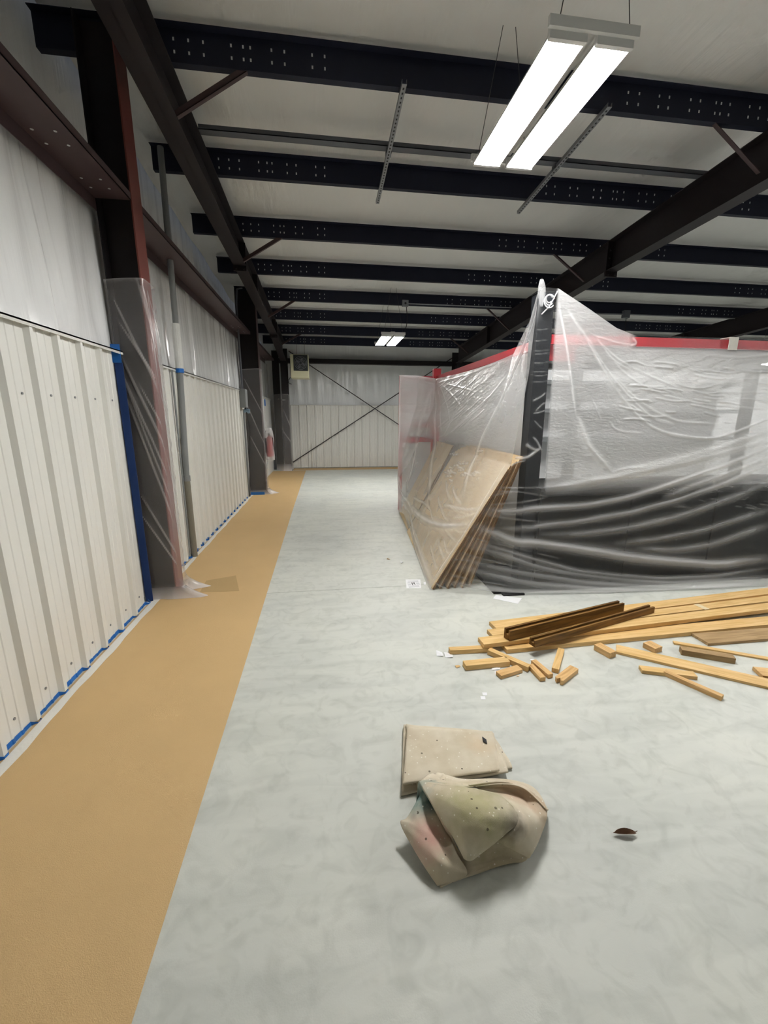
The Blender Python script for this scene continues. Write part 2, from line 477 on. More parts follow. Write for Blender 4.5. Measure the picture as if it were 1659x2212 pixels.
# slim channel between the first two purlins and two perforated struts below
y = 5.32; z = BOT(5.3) - 0.01
tag(MB().box(-1.2, 4.75, y, y + 0.10, z + 0.0, z + 0.006).box(-1.2, 4.75, y, y + 0.006, z, z + 0.045).box(-1.2, 4.75, y + 0.094, y + 0.1, z, z + 0.045).build('steel_channel', M['galv_dark']),
    'slim grey channel between the two nearest purlins', 'channel')
def strut(x, label):
    z = BOT(6.2) - 0.05; y0, y1 = 4.42, 6.36; t = thing('strut_channel', label, 'strut', (x, y0, z))
    L = y1 - y0; sl = (BOT(y1) - BOT(y0))
    T = Matrix.Rotation(math.atan2(sl, L), 4, 'X') @ Matrix.Translation((0, 0, 0.086))
    MB().box(-0.022, 0.022, 0, L, -0.003, 0, T).box(-0.022, -0.019, 0, L, 0, 0.035, T).box(0.019, 0.022, 0, L, 0, 0.035, T).build('channel', M['galv'], t)
    sb = MB()
    for k in range(36):
        sb.box(-0.007, 0.007, 0.04 + k * 0.053, 0.062 + k * 0.053, -0.0045, -0.0032, T)
    sb.build('slot', M['slot'], t, kind='stuff')
    MB().box(-0.03, 0.03, 0.92, 1.0, 0.0, 0.05, T).build('bracket', M['galv_dark'], t)
strut(0.80, 'perforated grey strut hanging alone under two purlins, clear of the lamp')
strut(2.80, 'grey strut under two purlins, close beside the big lit lamp')

# ------------------------------------------------------------------ rafters (tapered I-beams running away from the camera)
def rafter(xc, label, pts, name='roof_beam'):
    t = thing(name, label, 'roof beam')
    hw = 0.10
    for i in range(len(pts) - 1):
        (ya, za), (yb, zb) = pts[i], pts[i + 1]
        ta, tb = BOT(ya) - 0.012, BOT(yb) - 0.012
        w = MB(); n = 0
        w.v = [(xc - 0.005, ya, za), (xc + 0.005, ya, za), (xc - 0.005, yb, zb), (xc + 0.005, yb, zb), (xc - 0.005, ya, ta), (xc + 0.005, ya, ta), (xc - 0.005, yb, tb), (xc + 0.005, yb, tb)]
        w.f = [(0, 2, 3, 1), (4, 5, 7, 6), (0, 1, 5, 4), (2, 6, 7, 3), (0, 4, 6, 2), (1, 3, 7, 5)]
        w.build('web', M['rafter'], t)
        for nm, a, b in (('bottom_flange', za, zb), ('top_flange', ta, tb)):
            f = MB()
            f.v = [(xc - hw, ya, a), (xc + hw, ya, a), (xc - hw, yb, b), (xc + hw, yb, b), (xc - hw, ya, a + 0.011), (xc + hw, ya, a + 0.011), (xc - hw, yb, b + 0.011), (xc + hw, yb, b + 0.011)]
            f.f = w.f
            f.build(nm, M['rafter'], t)
        if i:
            MB().box(xc - hw - 0.005, xc + hw + 0.005, ya - 0.018, ya + 0.018, za - 0.08, BOT(ya) - 0.005).build('splice_plate', M['rafter'], t); sp = LAST[0]
            bb = MB()
            for sx in (-0.06, 0.06):
                for k in range(4):
                    bb.tube([(xc + sx, ya - 0.045, za - 0.045 + k * 0.12), (xc + sx, ya + 0.045, za - 0.045 + k * 0.12)], 0.016, 6)
            bb.build('bolt', M['rafter'], sp, kind='stuff')
    for yk in (9.2, 12.3):
        MB().box(xc - hw + 0.005, xc + hw - 0.005, yk, yk + 0.01, np.interp(yk, [p[0] for p in pts], [p[1] for p in pts]) + 0.012, BOT(yk) - 0.014).build('stiffener', M['rafter'], t)
    return t
RP = [(YMIN + 0.1, 4.78), (7.08, 4.245), (15.2, 3.76)]
RPL = [(YMIN + 0.1, 4.92), (7.9, 4.31), (12.6, 4.08), (15.2, 3.72)]
rafter(-1.30, 'dark roof beam over the wrapped columns beside the white wall', RPL)
rafter(4.80, 'dark sloping roof beam with a splice, passing behind the tall wrapped post', RP)
rafter(11.10, 'far dark roof beam showing just above the red rail', RP)

def brace(a, b, label):
    a, b = Vector(a), Vector(b); d = (b - a); L = d.length
    T = Matrix.Translation(a) @ d.to_track_quat('X', 'Z').to_matrix().to_4x4()
    o = MB().box(0, L, -0.022, 0.022, -0.003, 0.003, T).box(0, L, -0.022, -0.016, -0.003, 0.044, T).build('flange_brace', M['girt'])
    tag(o, label, 'brace')
ords = ['nearest', 'second', 'third', 'farthest']
for (yk, bz1, bz2), w in zip(((4.55, 4.45, 4.44), (7.65, 4.30, 4.26), (10.75, 4.13, 4.02), (13.85, 4.02, 3.90)), ords):
    brace((-1.20, yk + 0.03, bz1), (-0.55, yk + 0.03, BOT(yk) + 0.02), f'{w} diagonal brace between purlin and beam beside the white wall')
    brace((4.70, yk + 0.03, bz2), (4.05, yk + 0.03, BOT(yk) + 0.02), f'{w} diagonal brace between purlin and the spliced beam')

# ------------------------------------------------------------------ columns
def icol(y0, y1, x0, x1, ztop, label, web_mat, fl_mat):
    """wall column: web across the wall, flange facing the room"""
    t = thing('steel_column', label, 'column', ((x0 + x1) / 2, (y0 + y1) / 2, 0))
    cx, cy = (x0 + x1) / 2, (y0 + y1) / 2
    MB().box(x0 + 0.01 - cx, x1 - 0.012 - cx, -0.005, 0.005, 0.03, ztop).build('web', web_mat, t)
    MB().box(x1 - 0.012 - cx, x1 - cx, y0 - cy, y1 - cy, 0.03, ztop).build('inner_flange', fl_mat, t)
    MB().box(x0 - cx, x0 + 0.01 - cx, y0 - cy, y1 - cy, 0.03, ztop).build('outer_flange', web_mat, t)
    MB().box(x0 - cx, x1 - cx + 0.02, y0 - cy - 0.02, y1 - cy + 0.02, 0.0, 0.03).build('base_plate', web_mat, t)
    return t
icol(4.42, 4.64, -1.895, -1.60, BOT(4.5) + 0.2, 'nearest steel column, dark web and red flange, plastic round its lower part', M['column'], M['red_flange'])
icol(10.56, 10.80, -1.90, -1.46, BOT(10.7) + 0.15, 'second steel column, half way along the white wall', M['column'], M['girt'])
# main frame column in the far corner with a slim wall post behind it
t = thing('steel_column', 'corner steel column at the far end, under the heater', 'column', (-1.30, 15.5, 0))
MB().box(-0.10, 0.10, -0.30, -0.288, 0.03, 3.8).build('inner_flange', M['column'], t)
MB().box(-0.006, 0.006, -0.288, 0.30, 0.03, 3.8).build('web', M['column'], t)
MB().box(-0.10, 0.10, 0.30, 0.312, 0.03, 4.2).build('outer_flange', M['column'], t)
MB().box(-0.42, -0.18, 0.10, 0.112, 0.03, 4.1).box(-0.42, -0.41, 0.112, 0.3, 0.03, 4.1).build('corner_angle', M['column'], t)
MB().box(-0.14, 0.14, -0.34, 0.34, 0.0, 0.03).build('base_plate', M['column'], t)
t = thing('steel_column', 'dark column on the far wall where the spliced beam lands', 'column', (4.88, 15.5, 0))
MB().box(-0.13, 0.13, -0.30, -0.288, 0.03, 3.8).build('inner_flange', M['column'], t)
MB().box(-0.006, 0.006, -0.288, 0.30, 0.03, 3.8).build('web', M['column'], t)
MB().box(-0.13, 0.13, 0.30, 0.312, 0.03, 4.2).build('outer_flange', M['column'], t)
MB().box(-0.15, 0.15, -0.34, 0.34, 0.0, 0.03).build('base_plate', M['column'], t)

# ------------------------------------------------------------------ wall girts
def girt(y0, y1, label):
    z = 3.715
    mb = MB().box(-1.90, -1.605, y0, y1, z, z + 0.006)
    mb.box(-1.611, -1.605, y0, y1, z, z + 0.06).box(-1.625, -1.611, y0, y1, z + 0.054, z + 0.06)
    mb.box(-1.90, -1.894, y0, y1, z - 0.10, z)
    o = tag(mb.build('wall_girt', M['girt']), label, 'girt')
    hb = MB()
    for q in (0.18, 0.32, 0.75, 0.9):
        for yy in (y1 - q,):
            for x in (-1.84, -1.70):
                hb.tube([(x, yy, z - 0.0015), (x, yy, z - 0.0003)], 0.011, 8)
    hb.build('bolt_hole', M['hole'], o, kind='stuff')
girt(YMIN, 4.42, 'brown wall girt on this side of the nearest column')
girt(4.64, 10.56, 'brown wall girt behind the tall grey pipe')
girt(10.8, 15.2, 'brown wall girt beyond the second column')
z = 3.74
tag(MB().box(-1.7, XMAX, FARY - 0.15, FARY + 0.1, z, z + 0.008).box(-1.7, XMAX, FARY - 0.158, FARY - 0.15, z, z + 0.15).build('wall_girt', M['column']), 'long dark girt across the far wall behind the heater', 'girt')

# crossed rods on the far wall
for a, b, nm in (((-1.18, 15.86, 0.24), (4.78, 15.86, 4.02), 'black bracing rod rising from the corner column foot across the far wall'),
                 ((-1.15, 15.80, 4.12), (4.78, 15.80, 0.32), 'black bracing rod falling from behind the heater across the far wall')):
    tag(MB().tube([a, b], 0.016, 8).build('bracing_rod', M['rod']), nm, 'rod')

# ------------------------------------------------------------------ pipes and electrics on the wall
def pipe():
    t = thing('wall_pipe', 'tall thick grey pipe on the white wall with a pale wrapped middle', 'pipe', (-1.785, 5.86, 0))
    MB().tube([(-0.03, -0.06, 0.0), (-0.03, -0.06, 1.05)], 0.04, 14).build('lower_pipe', plain('pipe_tan', srgb(126, 122, 110), 0.5), t)
    MB().tube([(-0.03, -0.06, 1.05), (-0.03, -0.06, 1.12)], 0.046, 14).build('coupling', M['conduit'], t)
    MB().tube([(-0.03, -0.06, 1.12), (0, 0.0, 2.42)], 0.037, 14).build('middle_pipe', M['conduit'], t)
    MB().tube([(0, 0.0, 2.42), (0, 0.0, 2.47)], 0.05, 14).build('tape_band', M['blue_tape'], t)
    MB().tube([(0, 0, 2.47), (0.005, 0.01, 3.0)], 0.047, 14).build('lagging', M['lagging'], t)
    MB().tube([(0.005, 0.01, 3.0), (0.015, 0.06, 4.9)], 0.035, 14).build('upper_pipe', M['conduit'], t)
pipe()
tag(MB().tube([(-1.828, 5.66, 0.06), (-1.828, 5.70, 2.44)], 0.012, 8).build('thin_conduit', M['conduit']), 'thin pale conduit close beside the thick grey pipe', 'conduit')
t = thing('electrical_conduit', 'slim conduit with a grey switch box just before the second column', 'conduit', (-1.76, 9.95, 0))
MB().tube([(-0.05, 0.25, 0.02), (-0.03, 0.15, 2.05)], 0.022, 10).build('lower_conduit', M['conduit'], t)
MB().box(-0.08, 0.06, -0.02, 0.24, 2.08, 2.48).build('switch_box', M['conduit'], t, bevel=0.01)
MB().tube([(-0.02, 0.12, 2.48), (-0.0, 0.0, 4.2), (0.03, 0.02, 4.5), (0.12, 0.1, 4.55)], 0.02, 10).build('upper_conduit', M['galv_dark'], t)
MB().tube([(-0.02, 0.15, 2.02), (0.10, 0.15, 2.0)], 0.05, 12).build('plug', plain('blue_plug', srgb(120, 142, 160), 0.5), t)
MB().tube([(0.02, 0.12, 2.1), (0.09, 0.1, 1.6), (0.02, 0.18, 0.9), (-0.03, 0.2, 0.05)], 0.009, 8).build('cord', M['rubber'], t)
t = thing('roof_conduit', 'grey junction box with conduit along the fifth purlin', 'conduit', (2.01, 10.70, 4.53))
MB().box(-0.075, 0.075, -0.03, 0.04, -0.07, 0.075).build('junction_box', M['galv'], t, bevel=0.006)
MB().tube([(0, -0.031, 0.0), (0, -0.036, 0.0)], 0.025, 10).build('knockout', M['slot'], t)
MB().tube([(0.075, 0, 0), (2.68, 0, 0.0)], 0.014, 8).build('conduit_run', M['galv'], t)
MB().tube([(0.03, 0, -0.07), (0.05, -0.02, -0.3), (0.03, -0.06, -0.5), (-0.06, -0.1, -0.72)], 0.008, 6).build('drop_cord', M['rubber'], t)
t = thing('roof_conduit', 'conduit with a hanging dark fitting above the red rail', 'conduit', (7.78, 10.66, 4.47))
MB().box(-0.09, 0.09, -0.05, 0.05, -0.09, 0.09).build('junction_box', M['galv_dark'], t, bevel=0.01)
MB().tube([(-1.9, 0, -0.03), (0, 0, 0), (3.2, 0, 0.0)], 0.014, 8).build('conduit_run', M['galv'], t)
MB().tube([(0.02, 0, -0.09), (0.04, 0, -0.5), (0.1, 0, -0.68)], 0.008, 6).build('drop_cord', M['rubber'], t)

# ------------------------------------------------------------------ lamps
def lamp(loc, label, wire_to):
    """twin linear high-bay: two open reflectors of three tubes"""
    t = thing('highbay_lamp', label, 'lamp', loc, group=None)
    for cx in (-0.15, 0.15):
        sh = MB()
        pr = [(-0.118, 0.0), (-0.085, 0.062), (0.085, 0.062), (0.118, 0.0)]
        L = 0.645
        for y in (-L, L):
            sh.v += [(cx + a, y, b) for a, b in pr]
        k = len(pr)
        sh.f += [(i, i + 1, k + i + 1, k + i) for i in range(k - 1)]
        sh.build('reflector', M['fixture'], t, solid=0.003)
        refl = LAST[0]
        for q in (-0.066, 0.0, 0.066):
            MB().tube([(cx + q, -0.60, 0.034), (cx + q, 0.60, 0.034)], 0.013, 8).build('tube', M['tube'], refl)
        for y in (-0.635, 0.635):
            MB().box(cx - 0.118, cx + 0.118, y - 0.014, y + 0.014, -0.012, 0.06).build('end_cap', M['fixture'], refl)
    for y in (-0.66, 0.66):
        MB().box(-0.285, 0.285, y - 0.012, y + 0.012, 0.03, 0.085).build('cross_bar', M['fixture'], t)
    MB().box(-0.05, 0.05, -0.6, 0.6, 0.066, 0.11).build('driver_box', M['fixture'], t)
    for sx in (-0.22, 0.22):
        for y in (-0.66, 0.66):
            MB().tube([(sx, y, 0.085), (sx * 0.25, y, wire_to(loc[1] + y) - loc[2])], 0.003, 5).build('hanging_wire', M['cable'], t)
    return t
CZ = lambda y: BOT(y) + 0.22
lamp((1.635, 3.475, 4.05), 'big twin lamp of lit tubes hanging at the top of the picture', CZ)
lamp((1.66, 10.95, 3.72), 'small far twin lamp glowing under the sixth purlin', CZ)
for i, (x, y) in enumerate(((13.2, 10.95), (7.0, 4.75), (8.3, -0.2))):  # unseen lamps added out of frame to brighten the plastic and right-hand roof
    lamp((x, y, 3.44 if y > 8 else 4.1), 'unseen twin lamp added out of frame to light the plastic and roof', CZ)['group'] = 'added unseen lamps'

# ------------------------------------------------------------------ unit heater
t = thing('unit_heater', 'beige unit heater with a dark fan grille in the far corner', 'heater', (-0.66, 13.4, 3.0))
MB().box(-0.26, 0.26, -0.26, 0.26, 0.0, 0.66).build('cabinet', M['heater'], t, bevel=0.012)
MB().box(-0.17, 0.24, -0.275, -0.261, 0.2, 0.64).build('grille_plate', M['charcoal'], t); grille = LAST[0]
gb = MB()
for r in (0.06, 0.10, 0.14, 0.18):
    gb.tube([(0.035 + r * math.cos(a), -0.28, 0.42 + r * math.sin(a)) for a in np.linspace(0, 2 * math.pi, 25)], 0.005, 5)
gb.build('fan_guard', M['galv'], grille, kind='stuff')
fb = MB()
for k in range(4):
    a = k * math.pi / 2 + 0.4
    T = Matrix.Translation((0.035, -0.268, 0.42)) @ Matrix.Rotation(a, 4, 'Y')
    fb.box(0.02, 0.15, -0.008, 0.0, -0.03, 0.03, T)
fb.build('fan_blade', M['galv_dark'], grille)
MB().box(-0.275, -0.262, -0.22, 0.22, 0.06, 0.62).build('side_vent', M['charcoal'], t)
for sx in (-0.1, 0.14):
    MB().tube([(sx, 0.3, 0.62), (sx, 0.45, BOT(13.85) - 3.0)], 0.005, 5).build('hanging_rod', M['cable'], t)
MB().tube([(-0.26, 0.1, 0.1), (-0.36, 0.05, -0.05), (-0.34, 0.0, -0.14), (-0.27, 0.0, -0.16)], 0.014, 6).build('flex_lead', M['galv_dark'], t)

# ------------------------------------------------------------------ tan floor covering, tape and masking
MB_ = MB
def sheet(name, poly, z, t, mat, label, cat):
    mb = MB(); k = len(poly)
    return tag(mb.prism([(x, y, 0) for x, y in poly], (0, 0, z), (0, 0, z + t)).build(name, mat), label, cat)
sheet('floor_covering', [(WX + 0.005, -2.5), (-0.655, -2.5), (-0.662, 2.7), (-0.69, 8.5), (-0.69, 15.25), (-1.2, 15.2), (WX + 0.03, 15.2)], 0.0005, 0.002, M['paper'], 'long tan floor covering along the white wall', 'floor covering')
sheet('floor_covering', [(-1.15, 15.3), (10, 15.3), (10, 15.93), (-1.15, 15.93)], 0.0005, 0.002, M['paper'], 'narrow tan floor covering along the foot of the far wall', 'floor covering')
sheet('darker_tan_patch', [(-1.40, 4.52), (-0.98, 4.50), (-1.11, 4.98), (-1.42, 4.86)], 0.003, 0.001, M['paper_dark'], 'darker tan patch on the floor beside the nearest column foot', 'patch')  # thin darker tan sheet on top of the floor covering
def ribbed_tape(y0, y1, label):
    pr = liner_profile(1); ys = []; 
    pts = []
    for k in range(-20, 60):
        for a, d in pr[:-1]:
            yy = rib0 + k * PITCH + a
            pts.append((yy, d))
    pts = [(a, d) for a, d in pts if y0 <= a <= y1]
    mb = MB()
    P = np.array([[(WX + d + 0.0025 - (0.031 if d > 0.02 else 0) , a, z) for a, d in pts] for z in (0.004, 0.036)])
    P = np.array([[(WX + 0.0025 + min(d, 0.033), a, z) for a, d in pts] for z in (0.004, 0.034)])
    for j, (a, d) in enumerate(pts):
        P[1, j, 2] += 0.006 * math.sin(a * 9) - (0.02 if d > 0.02 else 0)
    mb.grid(P)
    return tag(mb.build('painters_tape', M['blue_tape'], solid=0.0015), label, 'tape')
ribbed_tape(-2.4, 4.36, 'blue tape along the wall foot on this side of the nearest column')
ribbed_tape(4.72, 10.5, 'blue tape along the wall foot behind the thick grey pipe')
for (x0, x1, y0, y1, lb) in ((WX + 0.034, WX + 0.095, -2.4, 4.40, 'white masking strip on the floor before the nearest column'),
                             (WX + 0.034, WX + 0.085, 4.70, 10.5, 'white masking strip on the floor between the two wrapped columns')):
    mb = MB(); n = 60
    P = np.zeros((2, n, 3)); ys = np.linspace(y0, y1, n)
    P[0, :, 0] = x0; P[1, :, 0] = x1 + 0.006 * np.sin(ys * 6.1) + 0.004 * np.sin(ys * 17)
    P[:, :, 1] = ys; P[0, :, 2] = 0.006; P[1, :, 2] = 0.004
    tag(mb.grid(P).build('masking_strip', M['white_tape'], solid=0.001), lb, 'masking')
tag(MB().box(-1.885, -1.815, 4.345, 4.349, 0.0, 2.36).box(-1.885, -1.881, 4.349, 4.40, 0.0, 2.36).build('column_tape', M['navy_tape']), 'dark blue tape running up beside the nearest column', 'tape')
tag(MB().box(-1.90, -1.82, 4.338, 4.343, 2.36, 2.52).build('tape_flag', M['blue_tape']), 'bright blue tape flag at the top of the column tape', 'tape')
tag(MB().box(-1.87, -1.5, 10.49, 10.51, 0.003, 0.07).build('tape_piece', M['blue_tape']), 'blue tape across the foot of the second column', 'tape')
tag(MB().box(WX + 0.013, WX + 0.016, 14.05, 14.35, 2.22, 2.42).build('tape_piece', M['blue_tape']), 'small blue tape piece on the smooth white board', 'tape')
tag(MB().tube([(-0.46, 15.94, 0.02), (-0.46, 15.9, 0.9)], 0.012, 6).build('white_stub', M['white_tape']), 'short thin white upright at the foot of the far wall', 'pipe')

# ------------------------------------------------------------------ numeric cloth tools
def set_layers(me, arr):
    a = me.attributes.new('layers', 'FLOAT', 'POINT')
    a.data.foreach_set('value', np.asarray(arr, dtype=np.float32).ravel())

def seg_dist(P, pl):
    """distance of points P (n,3) to polyline pl and the position along it (0..1)"""
    pl = np.asarray(pl, float)
    best = np.full(len(P), 1e9); at = np.zeros(len(P)); side = np.zeros(len(P))
    seg = pl[1:] - pl[:-1]; L = np.linalg.norm(seg, axis=1); cum = np.r_[0, np.cumsum(L)]
    for i in range(len(seg)):
        if L[i] < 1e-6:
            continue
        tt = np.clip(((P - pl[i]) @ seg[i]) / L[i] ** 2, 0, 1)
        d = np.linalg.norm(P - (pl[i] + tt[:, None] * seg[i]), axis=1)
        m = d < best
        best[m] = d[m]; at[m] = (cum[i] + tt[m] * L[i]) / cum[-1]
    return best, at

def smooth_noise(u, v, seed, fu, fv, octs=3):
    r = np.random.RandomState(seed); out = np.zeros_like(u)
    for o in range(octs):
        for _ in range(6):
            a = r.uniform(-1, 1, 2); ph = r.uniform(0, 6.28)
            out += np.sin((u * fu * (0.4 + abs(a[0])) + v * fv * a[1]) * 2 ** o + ph) / 2 ** o
    return out / 6

# ------------------------------------------------------------------ wrapped columns
def wrap(path, ztop, label, flare, seed, folds, bottom_white=0.12, name='column_wrap', nz=150):
    path = np.array(path, float); seg = np.linalg.norm(path[1:] - path[:-1], axis=1); cum = np.r_[0, np.cumsum(seg)]
    nu = 90; s = np.linspace(0, cum[-1], nu)
    bx = np.interp(s, cum, path[:, 0]); by = np.interp(s, cum, path[:, 1])
    c = np.array([path[:, 0].mean(), path[:, 1].mean()])
    U, V = np.meshgrid(s, np.linspace(0, 1, nz), indexing='ij')
    X = np.repeat(bx[:, None], nz, 1); Y = np.repeat(by[:, None], nz, 1)
    top = ztop + 0.05 * np.sin(s / cum[-1] * math.pi) - 0.06 * (s / cum[-1])
    Z = 0.006 + V * (top[:, None] - 0.006)
    nx, ny = X - c[0], Y - c[1]; nn = np.hypot(nx, ny) + 1e-6; nx /= nn; ny /= nn
    lay = np.zeros_like(X)
    d = 0.006 + 0.004 * smooth_noise(U, V, seed, 9, 4, 2)
    for (s0, z0, s1, z1, h, wd) in folds:
        p = np.array([[s0 * cum[-1], z0, 0], [s1 * cum[-1], z1, 0]])
        P = np.stack([U.ravel(), Z.ravel(), 0 * U.ravel()], 1)
        dist, at = seg_dist(P, p)
        g = np.exp(-(dist / wd) ** 2).reshape(U.shape) * np.sin(np.clip(at, 0.02, 0.98) * math.pi).reshape(U.shape) ** 0.5
        d += h * g; lay += 0.7 * g
    d = np.maximum(d, 0.004)
    fx, fy, fz = flare
    k = np.clip(1 - Z / fz, 0, 1) ** 2
    X = X + nx * d + k * fx * (0.6 + 0.4 * np.sin(U * 23)) * (nx > 0.2); Y = Y + ny * d + k * fy * ny * (0.7 + 0.3 * np.sin(U * 31))
    lay += np.clip(1 - Z / bottom_white, 0, 1) * 1.3
    lay += np.clip((Z - top[:, None] + 0.03) / 0.03, 0, 1) * 0.35
    mb = MB().grid(np.stack([X, Y, Z], -1))
    o = mb.build(name, M['film_wrap'], smooth=True)
    set_layers(o.data, np.clip(lay, 0, 1.5))
    return tag(o, label, 'plastic wrap')
f1 = [(0.06, 2.95, 0.42, 2.05, 0.010, 0.010), (0.08, 2.75, 0.40, 2.2, 0.006, 0.008), (0.05, 2.5, 0.42, 1.5, 0.010, 0.011), (0.04, 2.35, 0.42, 0.95, 0.008, 0.008), (0.06, 2.3, 0.42, 1.2, 0.007, 0.008),
      (0.04, 2.2, 0.42, 0.75, 0.008, 0.009), (0.20, 2.2, 0.42, 1.72, 0.006, 0.007), (0.08, 1.15, 0.42, 0.42, 0.008, 0.009), (0.06, 0.95, 0.42, 0.3, 0.005, 0.008),
      (0.42, 3.0, 0.66, 2.5, 0.010, 0.010), (0.45, 2.6, 0.64, 1.9, 0.008, 0.009), (0.44, 2.2, 0.66, 1.5, 0.008, 0.010), (0.5, 1.9, 0.66, 1.1, 0.008, 0.01), (0.44, 1.5, 0.64, 0.8, 0.008, 0.01), (0.46, 1.0, 0.64, 0.4, 0.008, 0.01),
      (0.30, 3.1, 0.42, 2.55, 0.008, 0.010), (0.34, 3.05, 0.42, 2.7, 0.010, 0.012), (0.42, 3.05, 0.44, 2.2, 0.006, 0.012), (0.66, 3, 0.66, 0.1, 0.006, 0.02)]
wrap([(-1.90, 4.395), (-1.595, 4.395), (-1.575, 4.415), (-1.575, 4.645), (-1.595, 4.665), (-1.9, 4.665)], 3.07, 'clear plastic wrapped round the nearest column, flaring at the floor', (0.30, 0.03, 0.22), 3, f1, 0.16)
f2 = [(0.06, 2.8, 0.4, 1.9, 0.008, 0.01), (0.06, 2.3, 0.42, 1.1, 0.008, 0.01), (0.1, 1.5, 0.42, 0.6, 0.006, 0.01), (0.46, 2.5, 0.65, 1.5, 0.01, 0.012), (0.46, 1.5, 0.65, 0.6, 0.01, 0.012)]
wrap([(-1.90, 10.53), (-1.455, 10.53), (-1.435, 10.55), (-1.435, 10.81), (-1.455, 10.83), (-1.9, 10.83)], 2.95, 'clear plastic wrapped round the second column, over the fire extinguisher', (0.28, 0.03, 0.2), 5, f2, 0.14)
f3 = [(0.4, 2.2, 0.7, 1.0, 0.01, 0.012), (0.3, 1.6, 0.7, 0.7, 0.008, 0.012), (0.2, 2.5, 0.6, 2.4, 0.008, 0.012)]
wrap([(-1.74, 15.62), (-1.73, 15.5), (-1.45, 15.17), (-1.19, 15.17), (-1.18, 15.5), (-1.18, 15.86)], 2.62, 'clear plastic wrapped round the far corner column', (0.03, 0.03, 0.3), 9, f3, 0.3, nz=80)
# fire extinguisher hung on the second column
t = thing('fire_extinguisher', 'red fire extinguisher hung on the second column, under plastic', 'extinguisher', (-1.34, 10.72, 0.92))
MB().tube([(0, 0, 0.0), (0, 0, 0.02), (0, 0, 0.40), (0, 0, 0.46), (0, 0, 0.50)], [0.06, 0.075, 0.075, 0.055, 0.025], 14).build('cylinder', M['red'], t, smooth=True)
MB().box(-0.02, 0.02, -0.05, 0.07, 0.5, 0.55).box(-0.012, 0.012, -0.09, 0.02, 0.56, 0.575).build('valve_handle', M['rubber'], t)
MB().tube([(0.02, -0.03, 0.52), (0.09, -0.05, 0.45), (0.088, -0.04, 0.15)], 0.012, 8).build('hose', M['rubber'], t)
MB().box(-0.11, -0.07, -0.03, 0.03, 0.1, 0.45).build('bracket', M['galv_dark'], t)
o = MB()
P = []
for k, z in enumerate(np.linspace(0.84, 1.62, 14)):
    r = 0.098 * (1 if z < 1.5 else 1 - (z - 1.5) * 4)
    P.append([(-1.335 + (r + 0.008 * math.sin(5 * a + k)) * math.cos(a), 10.72 + r * math.sin(a), z) for a in np.linspace(0, 2 * math.pi, 25)])
oo = o.grid(np.array(P)).build('extinguisher_bag', M['film_wrap'], smooth=True)
set_layers(oo.data, np.full(14 * 25, 0.35))
tag(oo, 'clear plastic bag over the red fire extinguisher', 'plastic bag')

# ------------------------------------------------------------------ covered rack: frame, shelves, base
rk = thing('display_rack', 'large rack with red top rails and grey shelves under clear plastic', 'rack', (2.2, 4.25, 0))
def rp(nm, mat, x0, x1, y0, y1, z0, z1, bev=0.0):
    return MB().box(x0 - 2.2, x1 - 2.2, y0 - 4.25, y1 - 4.25, z0, z1).build(nm, mat, rk, bevel=bev)
RX = 6.6
rp('top_rail', M['red'], 2.29, RX, 4.20, 4.25, 2.60, 2.69)
rp('top_rail', M['red'], 2.19, 2.24, 4.37, 8.30, 2.57, 2.66)
rp('upright', M['rack_grey'], 2.62, 2.72, 4.28, 4.36, 1.1, 2.6)
rp('upright', M['rack_grey'], 4.75, 4.85, 4.28, 4.36, 1.1, 2.6)
rp('upright', M['rack_grey'], 6.45, 6.55, 4.28, 4.36, 1.1, 2.6)
for z in (2.36, 1.95, 1.52):
    rp('shelf', M['rack_grey'], 2.3, RX, 6.05, 6.395, z, z + 0.06)
for x0, x1 in ((2.3, 3.74), (3.75, 5.2), (5.21, RX), (6.61, 8.05), (8.06, 9.5), (9.51, 10.9)):
    rp('back_panel', M['rack_panel'], x0, x1, 6.40, 6.42, 0.0, 2.60)
for y0, y1 in ((4.4, 5.68), (5.69, 6.98), (6.99, 8.27)):
    rp('side_panel', M['rack_panel'], 2.27, 2.29, y0, y1, 0.0, 2.60)
rp('red_bracket', M['red'], 2.30, 2.6, 4.27, 4.30, 2.45, 2.66)
rp('corner_post', M['post_black'], 2.12, 2.28, 4.20, 4.36, 0.05, 3.075, 0.004)
rp('post_cap', M['black'], 2.115, 2.285, 4.195, 4.365, 3.075, 3.083)
rp('corner_post', M['red'], 2.15, 2.29, 8.31, 8.45, 0.0, 2.80, 0.006)
# end ladder with red slats beside the far corner
rp('end_frame', M['rack_panel'], 1.50, 2.14, 8.40, 8.43, 0.0, 2.62)
for z in (2.56, 2.26, 1.97, 1.68, 1.39):
    rp('end_slat', M['pinkred'], 1.50, 2.14, 8.36, 8.40, z, z + 0.10)
rp('end_stile', M['pinkred'], 1.48, 1.535, 8.33, 8.43, 0.0, 2.66)
bc = thing('counter_base', 'long black counter base under the plastic beside the leaning sheets', 'counter', (2.2, 4.17, 0))
MB().box(0.09, RX - 2.2, 0.0, 0.7, 0.06, 1.10).build('cabinet', M['black'], bc)
for k in range(4):
    MB().box(0.1 + k * 1.08, 1.16 + k * 1.08, -0.018, -0.001, 0.1, 1.05).build('front_panel', M['black'], bc)
MB().box(0.08, RX - 2.2, -0.03, 0.72, 1.10, 1.135).build('worktop', M['black'], bc)
MB().box(-0.42, RX - 2.2, -0.13, 0.7, 0.0, 0.045).build('plinth', M['black'], bc)
MB().box(-0.34, -0.1, -0.20, -0.1, 0.0, 0.02).build('foot', M['rubber'], bc)

